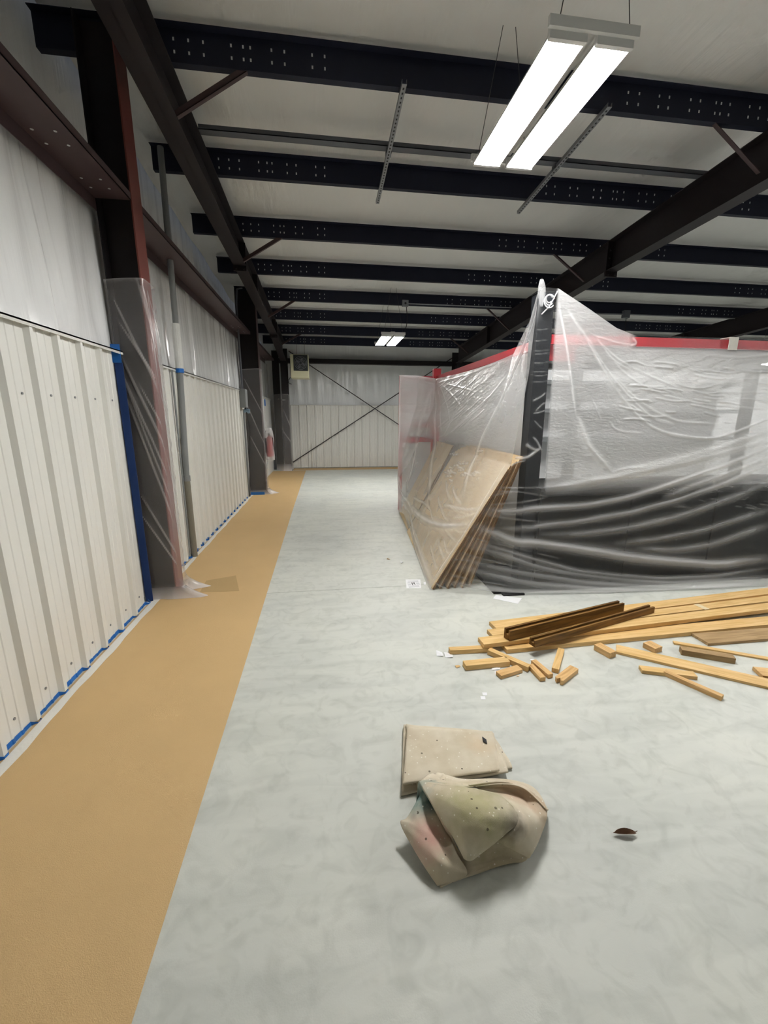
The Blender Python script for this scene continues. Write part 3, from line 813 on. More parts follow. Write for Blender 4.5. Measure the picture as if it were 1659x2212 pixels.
# leaning sheets
def leaning(x0, xt, L, y0, y1, th, mat, label, dx=0.0, grp=None):
    zt = math.sqrt(L * L - (xt - x0) ** 2); a = math.atan2(zt, xt - x0)
    t = thing('plywood_sheet', label, 'wood sheet', (x0, y0, 0.0)); 
    t.rotation_mode = 'QUATERNION'; t.rotation_quaternion = (Matrix.Rotation(-0.075, 3, 'Z') @ Matrix.Rotation(-a, 3, 'Y')).to_quaternion()
    W = y1 - y0
    MB().box(0, L, 0, W, 0.0015, th).build('face', M['ply'], t)
    MB().box(0.002, L - 0.002, -0.004, 0.0, 0.002, th - 0.001).build('near_edge', mat, t)
    MB().box(L - 0.001, L + 0.003, 0.002, W - 0.002, 0.002, th - 0.001).build('top_edge', M['pine'], t)
    return t
labs = ['outermost pale plywood sheet of the leaning stack, nearest the camera', 'second plywood sheet of the near leaning stack', 'third plywood sheet of the near leaning stack',
        'fourth plywood sheet of the near leaning stack', 'fifth plywood sheet of the near leaning stack', 'innermost plywood sheet, beside the black counter base']
for i, lb in enumerate(labs):
    leaning(1.16 + 0.085 * i, 1.93 + 0.033 * i, 1.545 + 0.004 * (i % 3), 4.245 + 0.012 * (i % 2), 6.65 - 0.05 * i, 0.02, M['ply_edge'], lb)
for i, lb in enumerate(['outer sheet of the far leaning pair, with paler face', 'inner sheet of the far leaning pair, hidden by its twin']):
    leaning(1.37 + 0.08 * i, 2.08 + 0.02 * i, 1.56, 6.74, 8.12, 0.02, M['ply_edge'], lb)

#@FILM_BEGIN
# ------------------------------------------------------------------ the plastic sheeting over the rack
def interp_path(pts, par, u):
    pts = np.asarray(pts, float)
    return np.stack([np.interp(u, par, pts[:, k]) for k in range(3)], -1)
def front_base(S, Tt):
    """Coons patch of the front drape; S: 0 left ridge .. 1 right, T: 0 floor .. 1 top"""
    A = (1.115, 4.225, 0.012); C = (1.93, 4.15, 1.40); D = (2.10, 4.165, 3.105)
    Lf = lambda t: interp_path([A, (1.52, 4.19, 0.72), C, (2.02, 4.14, 1.62), (2.05, 4.15, 2.3), D], [0, .235, .452, .53, .74, 1], t)
    Rf = lambda t: interp_path([(6.6, 3.78, 0.01), (6.6, 3.93, 0.5), (6.6, 4.08, 1.14), (6.6, 4.13, 2.0), (6.6, 4.165, 2.70)], [0, .19, .42, .74, 1], t)
    Bf = lambda s: interp_path([A, (1.45, 4.10, 0.05), (1.94, 3.985, 0.035), (3.0, 3.90, 0.012), (6.6, 3.78, 0.01)], [0, .08, .18, .36, 1], s)
    Tf = lambda s: interp_path([D, (2.29, 4.165, 3.10), (2.62, 4.155, 2.93), (2.95, 4.16, 2.76), (3.17, 4.17, 2.698), (4.2, 4.17, 2.70), (6.6, 4.165, 2.70)], [0, .045, .13, .2, .25, .5, 1], s)
    s, t = S[..., None], Tt[..., None]
    c00, c10, c01, c11 = [np.array(q) for q in (A, (6.6, 3.78, 0.01), D, (6.6, 4.165, 2.70))]
    P = (1 - s) * Lf(Tt) + s * Rf(Tt) + (1 - t) * Bf(S) + t * Tf(S) - ((1 - s) * (1 - t) * c00 + s * (1 - t) * c10 + (1 - s) * t * c01 + s * t * c11)
    # keep clear of the post, counter front and plinth behind it
    lim = np.where(P[..., 2] > 1.0, 4.175, np.interp(P[..., 2], [0, .06, .2, 1.0], [4.0, 4.02, 4.10, 4.125]))
    P[..., 1] = np.where(P[..., 0] > 1.95, np.minimum(P[..., 1], lim), P[..., 1])
    return P
def side_base(U, V):
    """loft of the side drape; U: 0 near ridge .. 1 far end, V: 0 floor .. 1 top"""
    k = [0, .06, .16, .55, .8, .88, 1]
    rows = [
        (0.0, [(1.115, 4.225, 0.012), (1.12, 4.4, .006), (1.16, 4.8, .006), (1.34, 6.5, .006), (1.46, 7.6, .006), (1.47, 7.95, .006), (1.45, 8.15, .006)]),
        (.235, [(1.52, 4.19, .72), (1.50, 4.4, .72), (1.49, 4.8, .72), (1.46, 6.5, .72), (1.43, 7.7, .74), (1.42, 8.05, .74), (1.43, 8.2, .72)]),
        (.452, [(1.93, 4.15, 1.40), (1.91, 4.4, 1.41), (1.885, 4.8, 1.42), (1.88, 6.5, 1.42), (1.75, 7.8, 1.44), (1.58, 8.18, 1.42), (1.45, 8.24, 1.40)]),
        (.74, [(2.05, 4.15, 2.3), (2.05, 4.4, 2.16), (2.05, 4.8, 2.06), (2.06, 6.5, 2.06), (2.06, 7.9, 2.1), (1.80, 8.27, 2.1), (1.46, 8.29, 2.1)]),
        (1.0, [(2.10, 4.165, 3.105), (2.14, 4.40, 2.84), (2.165, 4.8, 2.60), (2.165, 6.5, 2.60), (2.155, 8.2, 2.60), (1.85, 8.31, 2.66), (1.465, 8.31, 2.67)])]
    Q = np.stack([interp_path(r[1], k, U) for r in rows], 0)
    vs_ = [r[0] for r in rows]
    out = np.zeros(U.shape + (3,))
    # smooth (Catmull-like) blend through the rows
    for c in range(3):
        for i in range(len(vs_) - 1):
            m = (V >= vs_[i]) & (V <= vs_[i + 1])
            t = (V - vs_[i]) / (vs_[i + 1] - vs_[i])
            out[..., c] = np.where(m, Q[i, ..., c] * (1 - t) + Q[i + 1, ..., c] * t, out[..., c])
    sag = np.sin(np.clip((U - 0.08) / 0.72, 0, 1) * math.pi) * V ** 3 * 0.05
    out[..., 2] -= sag
    return out
#@FILM_END
#@FOLDS_BEGIN
# fold crests of the sheeting: (points, half width, height, extra film layers)
FRONT_FOLDS = [
    ([(2.153,4.089,1.138),(2.372,4.065,1.167),(2.601,4.047,1.195),(2.839,4.047,1.229),(3.081,4.048,1.267),(3.324,4.047,1.308),(3.571,4.046,1.35),(3.834,4.053,1.396),(4.086,4.061,1.451),(4.381,4.071,1.515),(4.671,4.081,1.586),(4.967,4.09,1.655)],0.03,0.035,0.7),
    ([(2.919,4.049,1.28),(3.241,4.049,1.334),(3.573,4.048,1.388),(3.868,4.058,1.457),(4.172,4.069,1.521),(4.434,4.079,1.598),(4.693,4.088,1.675),(4.956,4.097,1.751)],0.035,0.03,0.6),
    ([(1.635,4.179,0.91),(1.977,4.095,0.903),(2.158,4.072,0.939),(2.46,4.037,0.954),(2.779,4.034,0.966),(3.024,4.032,1.004),(3.27,4.03,1.049),(3.516,4.034,1.116),(3.769,4.042,1.191),(4.023,4.049,1.264),(4.28,4.057,1.335),(4.628,4.07,1.455),(4.978,4.084,1.58)],0.018,0.03,0.85),
    ([(3.61,4.024,1.013),(3.87,4.037,1.096),(4.121,4.047,1.185),(4.557,4.06,1.317),(5.001,4.076,1.47)],0.022,0.025,0.5),
    ([(1.805,4.108,0.704),(2.225,4.043,0.735),(2.169,4.051,0.744),(2.394,4.028,0.771),(2.636,4.023,0.783),(2.955,4.017,0.833),(3.281,4.011,0.876),(3.529,4.015,0.937),(3.79,4.023,0.986),(4.051,4.035,1.062),(4.319,4.047,1.132),(4.658,4.059,1.266),(5.009,4.072,1.403)],0.018,0.03,0.6),
    ([(2.168,4.041,0.651),(2.479,4.017,0.651),(2.802,4.006,0.656),(3.046,3.999,0.686),(3.29,3.991,0.71),(3.538,3.996,0.758),(3.795,4,0.799),(4.063,4.01,0.869),(4.321,4.021,0.945),(4.689,4.041,1.056),(5.046,4.06,1.18)],0.022,0.03,0.45),
    ([(3.049,3.979,0.53),(3.341,3.973,0.553),(3.639,3.973,0.573),(3.894,3.976,0.614),(4.155,3.979,0.648),(4.456,3.989,0.724),(4.756,4.001,0.8),(5.068,4.014,0.877)],0.02,0.025,0.42),
    ([(3.298,3.963,0.474),(3.556,3.957,0.46),(3.819,3.95,0.441),(4.082,3.951,0.466),(4.34,3.954,0.498),(4.701,3.969,0.607),(5.072,3.984,0.703)],0.022,0.025,0.45),
    ([(1.526,4.189,0.73),(1.746,4.121,0.683),(1.985,4.06,0.57),(2.17,4.031,0.577),(2.407,4.01,0.538),(2.649,3.996,0.498),(2.975,3.97,0.439),(3.303,3.948,0.376),(3.559,3.938,0.343),(3.814,3.929,0.317),(4.08,3.918,0.291),(4.342,3.907,0.264),(4.709,3.905,0.29),(5.068,3.904,0.316)],0.026,0.045,0.95),
    ([(2.327,4.014,0.544),(2.566,4.002,0.521),(2.813,3.986,0.488),(3.13,3.961,0.436),(3.469,3.945,0.376),(3.772,3.932,0.33),(4.08,3.918,0.291)],0.03,0.03,0.5),
    ([(1.47,4.188,0.581),(1.747,4.097,0.519),(1.958,4.051,0.461),(2.17,4.007,0.397),(2.408,3.987,0.329),(2.654,3.963,0.255),(2.9,3.942,0.224),(3.137,3.923,0.188),(3.39,3.912,0.161),(3.65,3.9,0.135),(3.988,3.891,0.135),(4.347,3.881,0.135),(4.697,3.88,0.173),(5.062,3.878,0.205)],0.015,0.025,0.5),
    ([(1.421,4.198,0.541),(1.805,4.079,0.461),(2.18,3.999,0.32),(2.416,3.979,0.262),(2.657,3.957,0.216),(2.98,3.928,0.17),(3.308,3.909,0.129),(3.568,3.897,0.103),(3.824,3.885,0.077),(4.122,3.877,0.083),(4.435,3.867,0.083),(4.744,3.859,0.089),(5.057,3.852,0.095)],0.02,0.025,0.55),
    ([(1.362,4.197,0.4),(1.75,4.068,0.294),(2.179,3.989,0.224),(2.498,3.961,0.167),(2.815,3.931,0.114),(3.143,3.907,0.09),(3.479,3.891,0.051),(3.825,3.877,0.038),(4.167,3.862,0.018),(4.46,3.854,0.024),(4.757,3.844,0.024),(5.059,3.836,0.03)],0.02,0.025,0.6),
    ([(1.327,4.196,0.311),(1.537,4.114,0.265),(1.753,4.056,0.213),(2.177,3.977,0.123),(2.502,3.949,0.088),(2.823,3.921,0.055),(3.087,3.901,0.038),(3.363,3.89,0.025),(3.646,3.878,0.012),(3.928,3.869,0.011),(4.203,3.86,0.011),(4.483,3.851,0.011),(4.767,3.841,0.011),(5.056,3.831,0.011)],0.022,0.025,0.6),
    ([(1.199,4.21,0.113),(1.511,4.092,0.092),(1.731,4.039,0.07),(1.952,3.986,0.048),(2.18,3.966,0.03),(2.447,3.944,0.024),(2.711,3.923,0.018),(2.984,3.901,0.012),(3.251,3.892,0.012),(3.537,3.882,0.012),(3.817,3.873,0.012),(4.115,3.863,0.011),(4.432,3.852,0.011),(4.741,3.842,0.011),(5.056,3.831,0.011)],0.018,0.015,0.8),
    ([(3.145,3.912,0.123),(3.478,3.896,0.083),(3.825,3.877,0.038),(4.172,3.866,0.037),(4.514,3.855,0.037),(4.788,3.849,0.05),(5.064,3.844,0.063)],0.03,0.02,0.5),
    ([(1.782,4.164,1.154),(1.969,4.124,1.156),(2.326,4.069,1.161),(2.641,4.047,1.194)],0.007,0.012,0.6),
    ([(1.758,4.167,1.115),(2.032,4.106,1.116),(2.328,4.061,1.062)],0.006,0.012,0.45),
    ([(1.729,4.17,1.067),(2.031,4.107,1.124)],0.006,0.012,0.4),
    ([(1.709,4.166,0.968),(2.091,4.087,1.008),(2.328,4.061,1.062)],0.008,0.012,0.4),
    ([(1.63,4.176,0.873),(1.98,4.087,0.82),(2.344,4.033,0.787)],0.009,0.015,0.3),
    ([(1.465,4.195,0.624),(1.687,4.122,0.58),(2.103,4.03,0.489),(2.486,3.991,0.392)],0.008,0.015,0.45),
    ([(1.37,4.203,0.457),(1.69,4.091,0.38),(2.11,4,0.289),(2.405,3.977,0.242),(2.7,3.95,0.189)],0.009,0.015,0.45),
    ([(1.318,4.207,0.367),(1.514,4.141,0.364),(1.751,4.072,0.323)],0.006,0.012,0.5),
    ([(1.247,4.207,0.203),(1.627,4.073,0.146),(1.866,4.016,0.114),(2.119,3.976,0.078)],0.01,0.015,0.45),
    ([(1.167,4.221,0.103),(1.207,4.199,0.065),(1.291,4.162,0.046)],0.008,0.012,0.6),
    ([(2.298,4.16,2.976),(2.395,4.143,2.664),(2.478,4.119,2.298),(2.522,4.104,2.082),(2.565,4.088,1.865)],0.009,0.02,0.7),
    ([(2.553,4.091,1.908),(2.623,4.082,1.792),(2.704,4.065,1.606),(2.832,4.055,1.473),(3.015,4.051,1.306)],0.024,0.03,0.5),
    ([(2.682,4.067,1.621),(2.849,4.054,1.462),(3.037,4.05,1.292)],0.01,0.015,0.6),
    ([(2.54,4.143,2.735),(2.795,4.125,2.401),(3.012,4.113,2.125),(3.335,4.089,1.825),(3.626,4.077,1.705),(3.89,4.077,1.665),(4.243,4.082,1.66),(4.584,4.094,1.764),(4.933,4.109,1.902)],0.012,0.03,0.7),
    ([(2.654,4.136,2.606),(2.885,4.123,2.332),(3.155,4.114,2.081),(3.451,4.091,1.852),(3.7,4.086,1.796)],0.01,0.02,0.4),
    ([(2.391,4.156,2.915),(2.54,4.143,2.735),(2.708,4.135,2.565)],0.014,0.015,0.3),
    ([(2.718,4.142,2.672),(2.923,4.134,2.445),(3.168,4.138,2.343)],0.009,0.012,0.35),
    ([(3.138,4.166,2.68),(3.206,4.163,2.618),(3.113,4.157,2.59)],0.012,0.02,0.7),
    ([(2.677,4.142,2.684),(2.98,4.15,2.612),(3.14,4.16,2.603)],0.008,0.012,0.4),
    ([(2.764,4.14,2.62),(2.99,4.138,2.449),(3.331,4.135,2.315),(3.738,4.121,2.173)],0.01,0.015,0.4),
    ([(2.824,4.135,2.525),(3.169,4.13,2.255),(3.507,4.115,2.113),(3.941,4.11,2.032),(4.263,4.111,2.005),(4.594,4.112,1.985),(4.922,4.113,1.964)],0.009,0.015,0.4),
    ([(2.935,4.124,2.309),(3.269,4.108,2.027),(3.701,4.09,1.838),(3.956,4.092,1.825),(4.222,4.094,1.812)],0.012,0.018,0.4),
    ([(3.085,4.11,2.054),(3.357,4.097,1.909),(3.7,4.088,1.81)],0.008,0.015,0.5),
    ([(3.971,4.124,2.18),(4.359,4.123,2.14),(4.627,4.125,2.147),(4.89,4.128,2.16)],0.014,0.015,0.4),
    ([(4.082,4.135,2.295),(4.52,4.135,2.275),(4.868,4.139,2.309)],0.012,0.012,0.35),
    ([(3.969,4.154,2.524),(4.235,4.154,2.518),(4.489,4.154,2.504),(4.836,4.158,2.558)],0.01,0.01,0.3),
    ([(3.573,4.079,1.733),(3.798,4.078,1.692),(4.153,4.08,1.652),(4.455,4.085,1.667)],0.008,0.02,0.8),
    ([(2.938,4.086,1.836),(3.011,4.082,1.758),(3.131,4.083,1.729),(3.339,4.08,1.721)],0.008,0.012,0.5),
    ([(2.73,4.098,2.055),(2.804,4.088,1.922),(2.843,4.084,1.85)],0.005,0.01,0.4),
    ([(2.233,4.091,1.333),(2.441,4.066,1.284),(2.596,4.053,1.294)],0.006,0.01,0.4),
    ([(3.012,4.05,1.3),(3.113,4.052,1.353),(3.407,4.049,1.364)],0.014,0.015,0.4),
    ([(2.599,4.051,1.252),(2.922,4.047,1.24),(3.183,4.047,1.272)],0.012,0.012,0.35),
    ([(2.096,4.14,2.04),(2.188,4.132,2.082),(2.232,4.129,2.127)],0.008,0.012,0.6),
    ([(2.136,4.133,1.936),(2.194,4.129,2.002),(2.242,4.124,2.027)],0.008,0.012,0.5),
    ([(2.116,4.135,1.919),(2.185,4.127,1.929),(2.243,4.121,1.953)],0.006,0.012,0.6),
    ([(2.123,4.127,1.686),(2.179,4.117,1.64),(2.227,4.104,1.534)],0.008,0.012,0.7),
    ([(2.109,4.122,1.483),(2.196,4.11,1.556),(2.225,4.106,1.572)],0.012,0.015,0.8),
    ([(2.131,4.131,1.847),(2.221,4.116,1.764)],0.005,0.01,0.5),
    ([(2.064,4.134,1.627),(2.138,4.12,1.554),(2.217,4.107,1.566)],0.006,0.01,0.6),
    ([(1.952,4.148,1.454),(1.98,4.143,1.469),(2.076,4.127,1.461),(2.188,4.111,1.55)],0.014,0.02,0.9),
    ([(1.914,4.152,1.374),(1.974,4.143,1.421),(2.077,4.125,1.44)],0.007,0.012,0.6),
    ([(2.056,4.134,1.612),(2.114,4.124,1.566),(2.211,4.107,1.538)],0.012,0.015,0.7),
    ([(2.064,4.154,2.523),(2.132,4.15,2.523),(2.238,4.145,2.531)],0.003,0.005,0.35),
    ([(2.062,4.154,2.5),(2.135,4.149,2.492),(2.242,4.144,2.508)],0.003,0.005,0.35),
    ([(2.057,4.152,2.414),(2.143,4.146,2.407),(2.246,4.14,2.421)],0.003,0.005,0.35),
    ([(2.052,4.151,2.329),(2.146,4.143,2.322),(2.25,4.136,2.332)],0.003,0.005,0.35),
    ([(2.054,4.15,2.298),(2.149,4.142,2.283),(2.253,4.134,2.3)],0.003,0.005,0.35),
    ([(2.06,4.148,2.233),(2.151,4.14,2.226),(2.26,4.131,2.24)],0.003,0.005,0.35),
    ([(2.07,4.156,2.616),(2.125,4.153,2.616),(2.229,4.149,2.631)],0.003,0.005,0.35),
    ([(2.076,4.158,2.717),(2.119,4.156,2.717),(2.22,4.153,2.731)],0.003,0.005,0.35),
    ([(2.282,4.129,2.249),(2.397,4.119,2.239)],0.003,0.005,0.3),
    ([(2.309,4.105,1.798),(2.431,4.093,1.785)],0.003,0.005,0.3),
    ([(2.297,4.114,1.961),(2.422,4.102,1.945)],0.003,0.005,0.3),
    ([(2.294,4.12,2.083),(2.411,4.11,2.067)],0.003,0.005,0.3),
    ([(3.262,4.122,2.175),(3.439,4.118,2.147),(3.613,4.116,2.126)],0.007,0.03,0.35),
    ([(3.993,4.142,2.383),(4.223,4.139,2.336),(4.435,4.141,2.356)],0.007,0.03,0.35),
    ([(3.27,4.11,2.054),(3.355,4.109,2.04),(3.424,4.108,2.039)],0.007,0.03,0.35),
    ([(4.747,4.13,2.194),(4.934,4.128,2.16),(5.112,4.132,2.194)],0.007,0.03,0.35),
    ([(4.758,4.104,1.861),(4.945,4.105,1.854),(5.134,4.107,1.848)],0.007,0.03,0.35),
    ([(4.542,4.135,2.275),(4.747,4.132,2.228),(4.934,4.136,2.262)],0.007,0.03,0.35),
    ([(4.295,4.097,1.84),(4.348,4.097,1.826),(4.401,4.097,1.826)],0.007,0.03,0.35),
    ([(3.436,4.113,2.086),(3.653,4.109,2.045),(3.868,4.111,2.052)],0.007,0.03,0.35),
    ([(3.253,4.097,1.902),(3.452,4.094,1.887),(3.649,4.095,1.893)],0.007,0.03,0.35),
    ([(3.484,4.121,2.174),(3.632,4.12,2.173),(3.773,4.12,2.153)],0.007,0.03,0.35),
    ([(4.65,4.133,2.241),(4.857,4.133,2.235),(5.056,4.133,2.214)],0.007,0.03,0.35),
    ([(4.435,4.143,2.376),(4.661,4.141,2.349),(4.88,4.143,2.356)],0.007,0.03,0.35),
    ([(3.858,4.108,2.018),(4.013,4.107,1.991),(4.181,4.107,1.964)],0.007,0.03,0.35),
    ([(3.088,4.094,1.864),(3.259,4.094,1.867),(3.424,4.089,1.832)],0.007,0.03,0.35),
    ([(3.397,4.146,2.443),(3.557,4.145,2.436),(3.72,4.143,2.409)],0.007,0.03,0.35),
    ([(4.564,4.144,2.39),(4.639,4.145,2.39),(4.715,4.143,2.369)],0.007,0.03,0.35),
    ([(4.465,4.119,2.079),(4.649,4.12,2.079),(4.834,4.118,2.039)],0.007,0.03,0.35),
    ([(3.403,4.142,2.396),(3.521,4.141,2.389),(3.632,4.14,2.382)],0.007,0.03,0.35),
    ([(4.223,4.144,2.396),(4.297,4.144,2.39),(4.371,4.143,2.376)],0.007,0.03,0.35),
    ([(4.618,4.146,2.403),(4.814,4.145,2.383),(5.012,4.141,2.329)],0.007,0.03,0.35),
    ([(3.877,4.141,2.382),(4.092,4.139,2.349),(4.318,4.14,2.343)],0.007,0.03,0.35),
    ([(3.171,4.114,2.081),(3.287,4.11,2.053),(3.399,4.11,2.053)],0.007,0.03,0.35),
    ([(3.905,4.114,2.072),(4.005,4.113,2.052),(4.116,4.113,2.046)],0.007,0.03,0.35),
    ([(3.083,4.143,2.439),(3.2,4.147,2.443),(3.312,4.143,2.403)],0.007,0.03,0.35),
    ([(4.714,4.124,2.12),(4.813,4.123,2.1),(4.89,4.124,2.113)],0.007,0.03,0.35),
    ([(4.574,4.143,2.369),(4.77,4.142,2.356),(4.979,4.14,2.322)],0.007,0.03,0.35),
    ([(4.015,4.116,2.093),(4.144,4.116,2.073),(4.274,4.117,2.073)],0.007,0.03,0.35),
    ([(3.102,4.11,2.051),(3.236,4.11,2.047),(3.382,4.11,2.06)],0.007,0.03,0.35),
    ([(4.65,4.142,2.356),(4.792,4.142,2.356),(4.935,4.144,2.376)],0.007,0.03,0.35),
    ([(4.05,4.103,1.936),(4.153,4.102,1.908),(4.253,4.102,1.895)],0.007,0.03,0.35),
    ([(3.893,4.136,2.322),(4.073,4.134,2.288),(4.254,4.135,2.282)],0.007,0.03,0.35),
    ([(3.57,4.098,1.942),(3.632,4.098,1.935),(3.703,4.099,1.935)],0.007,0.03,0.35),
    ([(3.713,4.125,2.214),(3.926,4.123,2.174),(4.127,4.127,2.208)],0.007,0.03,0.35),
    ([(3.862,4.121,2.16),(4.052,4.12,2.126),(4.232,4.123,2.147)],0.007,0.03,0.35),
    ([(3.824,4.14,2.376),(4.046,4.137,2.329),(4.275,4.137,2.316)],0.007,0.03,0.35),
    ([(4.19,4.115,2.052),(4.348,4.115,2.039),(4.508,4.113,2.005)],0.007,0.03,0.35),
    ([(4.016,4.119,2.126),(4.144,4.119,2.106),(4.274,4.12,2.113)],0.007,0.03,0.35),
    ([(3.132,4.125,2.209),(3.348,4.123,2.194),(3.554,4.122,2.193)],0.007,0.03,0.35),
    ([(3.338,4.122,2.181),(3.501,4.121,2.173),(3.674,4.116,2.126)],0.007,0.03,0.35),
    ([(3.027,4.103,1.997),(3.171,4.103,1.965),(3.306,4.1,1.937)],0.007,0.03,0.35),
    ([(4.673,4.016,0.897),(4.832,4.013,0.876)],0.004,0.012,0.4),
    ([(4.456,4.028,0.987),(4.561,4.024,0.952)],0.004,0.012,0.4),
    ([(4.267,4.043,1.104),(4.389,4.04,1.069)],0.004,0.012,0.4),
    ([(3.83,4.033,1.068),(3.926,4.033,1.055)],0.004,0.012,0.4),
    ([(4.216,4.029,1.007),(4.407,4.026,0.973)],0.004,0.012,0.4),
    ([(3.808,4.019,0.951),(3.92,4.015,0.917)],0.004,0.012,0.4),
    ([(4.61,4.034,1.015),(4.742,4.032,0.994)],0.004,0.012,0.4),
    ([(4.245,4.028,0.993),(4.451,4.025,0.966)],0.004,0.012,0.4),
    ([(4.319,4.026,0.98),(4.473,4.025,0.966)],0.004,0.012,0.4),
    ([(4.55,4.018,0.911),(4.65,4.016,0.897)],0.004,0.012,0.4),
    ([(4.516,4.031,1.001),(4.705,4.029,0.98)],0.004,0.012,0.4),
    ([(3.745,4.039,1.13),(3.85,4.036,1.096)],0.004,0.012,0.4),
    ([(3.636,4.029,1.054),(3.747,4.028,1.034)],0.004,0.012,0.4),
    ([(3.628,4.037,1.13),(3.781,4.036,1.096)],0.004,0.012,0.4),
    ([(4.08,4.026,0.993),(4.184,4.024,0.972)],0.004,0.012,0.4),
    ([(3.829,4.016,0.924),(4.031,4.014,0.903)],0.004,0.012,0.4),
    ([(4.692,4.02,0.925),(4.857,4.014,0.883)],0.004,0.012,0.4),
    ([(4.697,4.016,0.897),(4.913,4.012,0.869)],0.004,0.012,0.4),
    ([(4.866,4.021,0.925),(5.026,4.018,0.904)],0.004,0.012,0.4),
    ([(4.397,4.049,1.139),(4.526,4.049,1.125)],0.004,0.012,0.4),
    ([(4.919,4.054,1.119),(5.132,4.052,1.092)],0.004,0.012,0.4),
    ([(3.744,4.018,0.944),(3.855,4.014,0.91)],0.004,0.012,0.4),
    ([(3.701,4.031,1.068),(3.899,4.03,1.034)],0.004,0.012,0.4),
    ([(4.92,4.027,0.96),(5.043,4.023,0.932)],0.004,0.012,0.4),
    ([(3.893,4.042,1.158),(4.003,4.043,1.131)],0.004,0.012,0.4),
    ([(4.718,4.015,0.89),(4.863,4.01,0.856)],0.004,0.012,0.4),
]
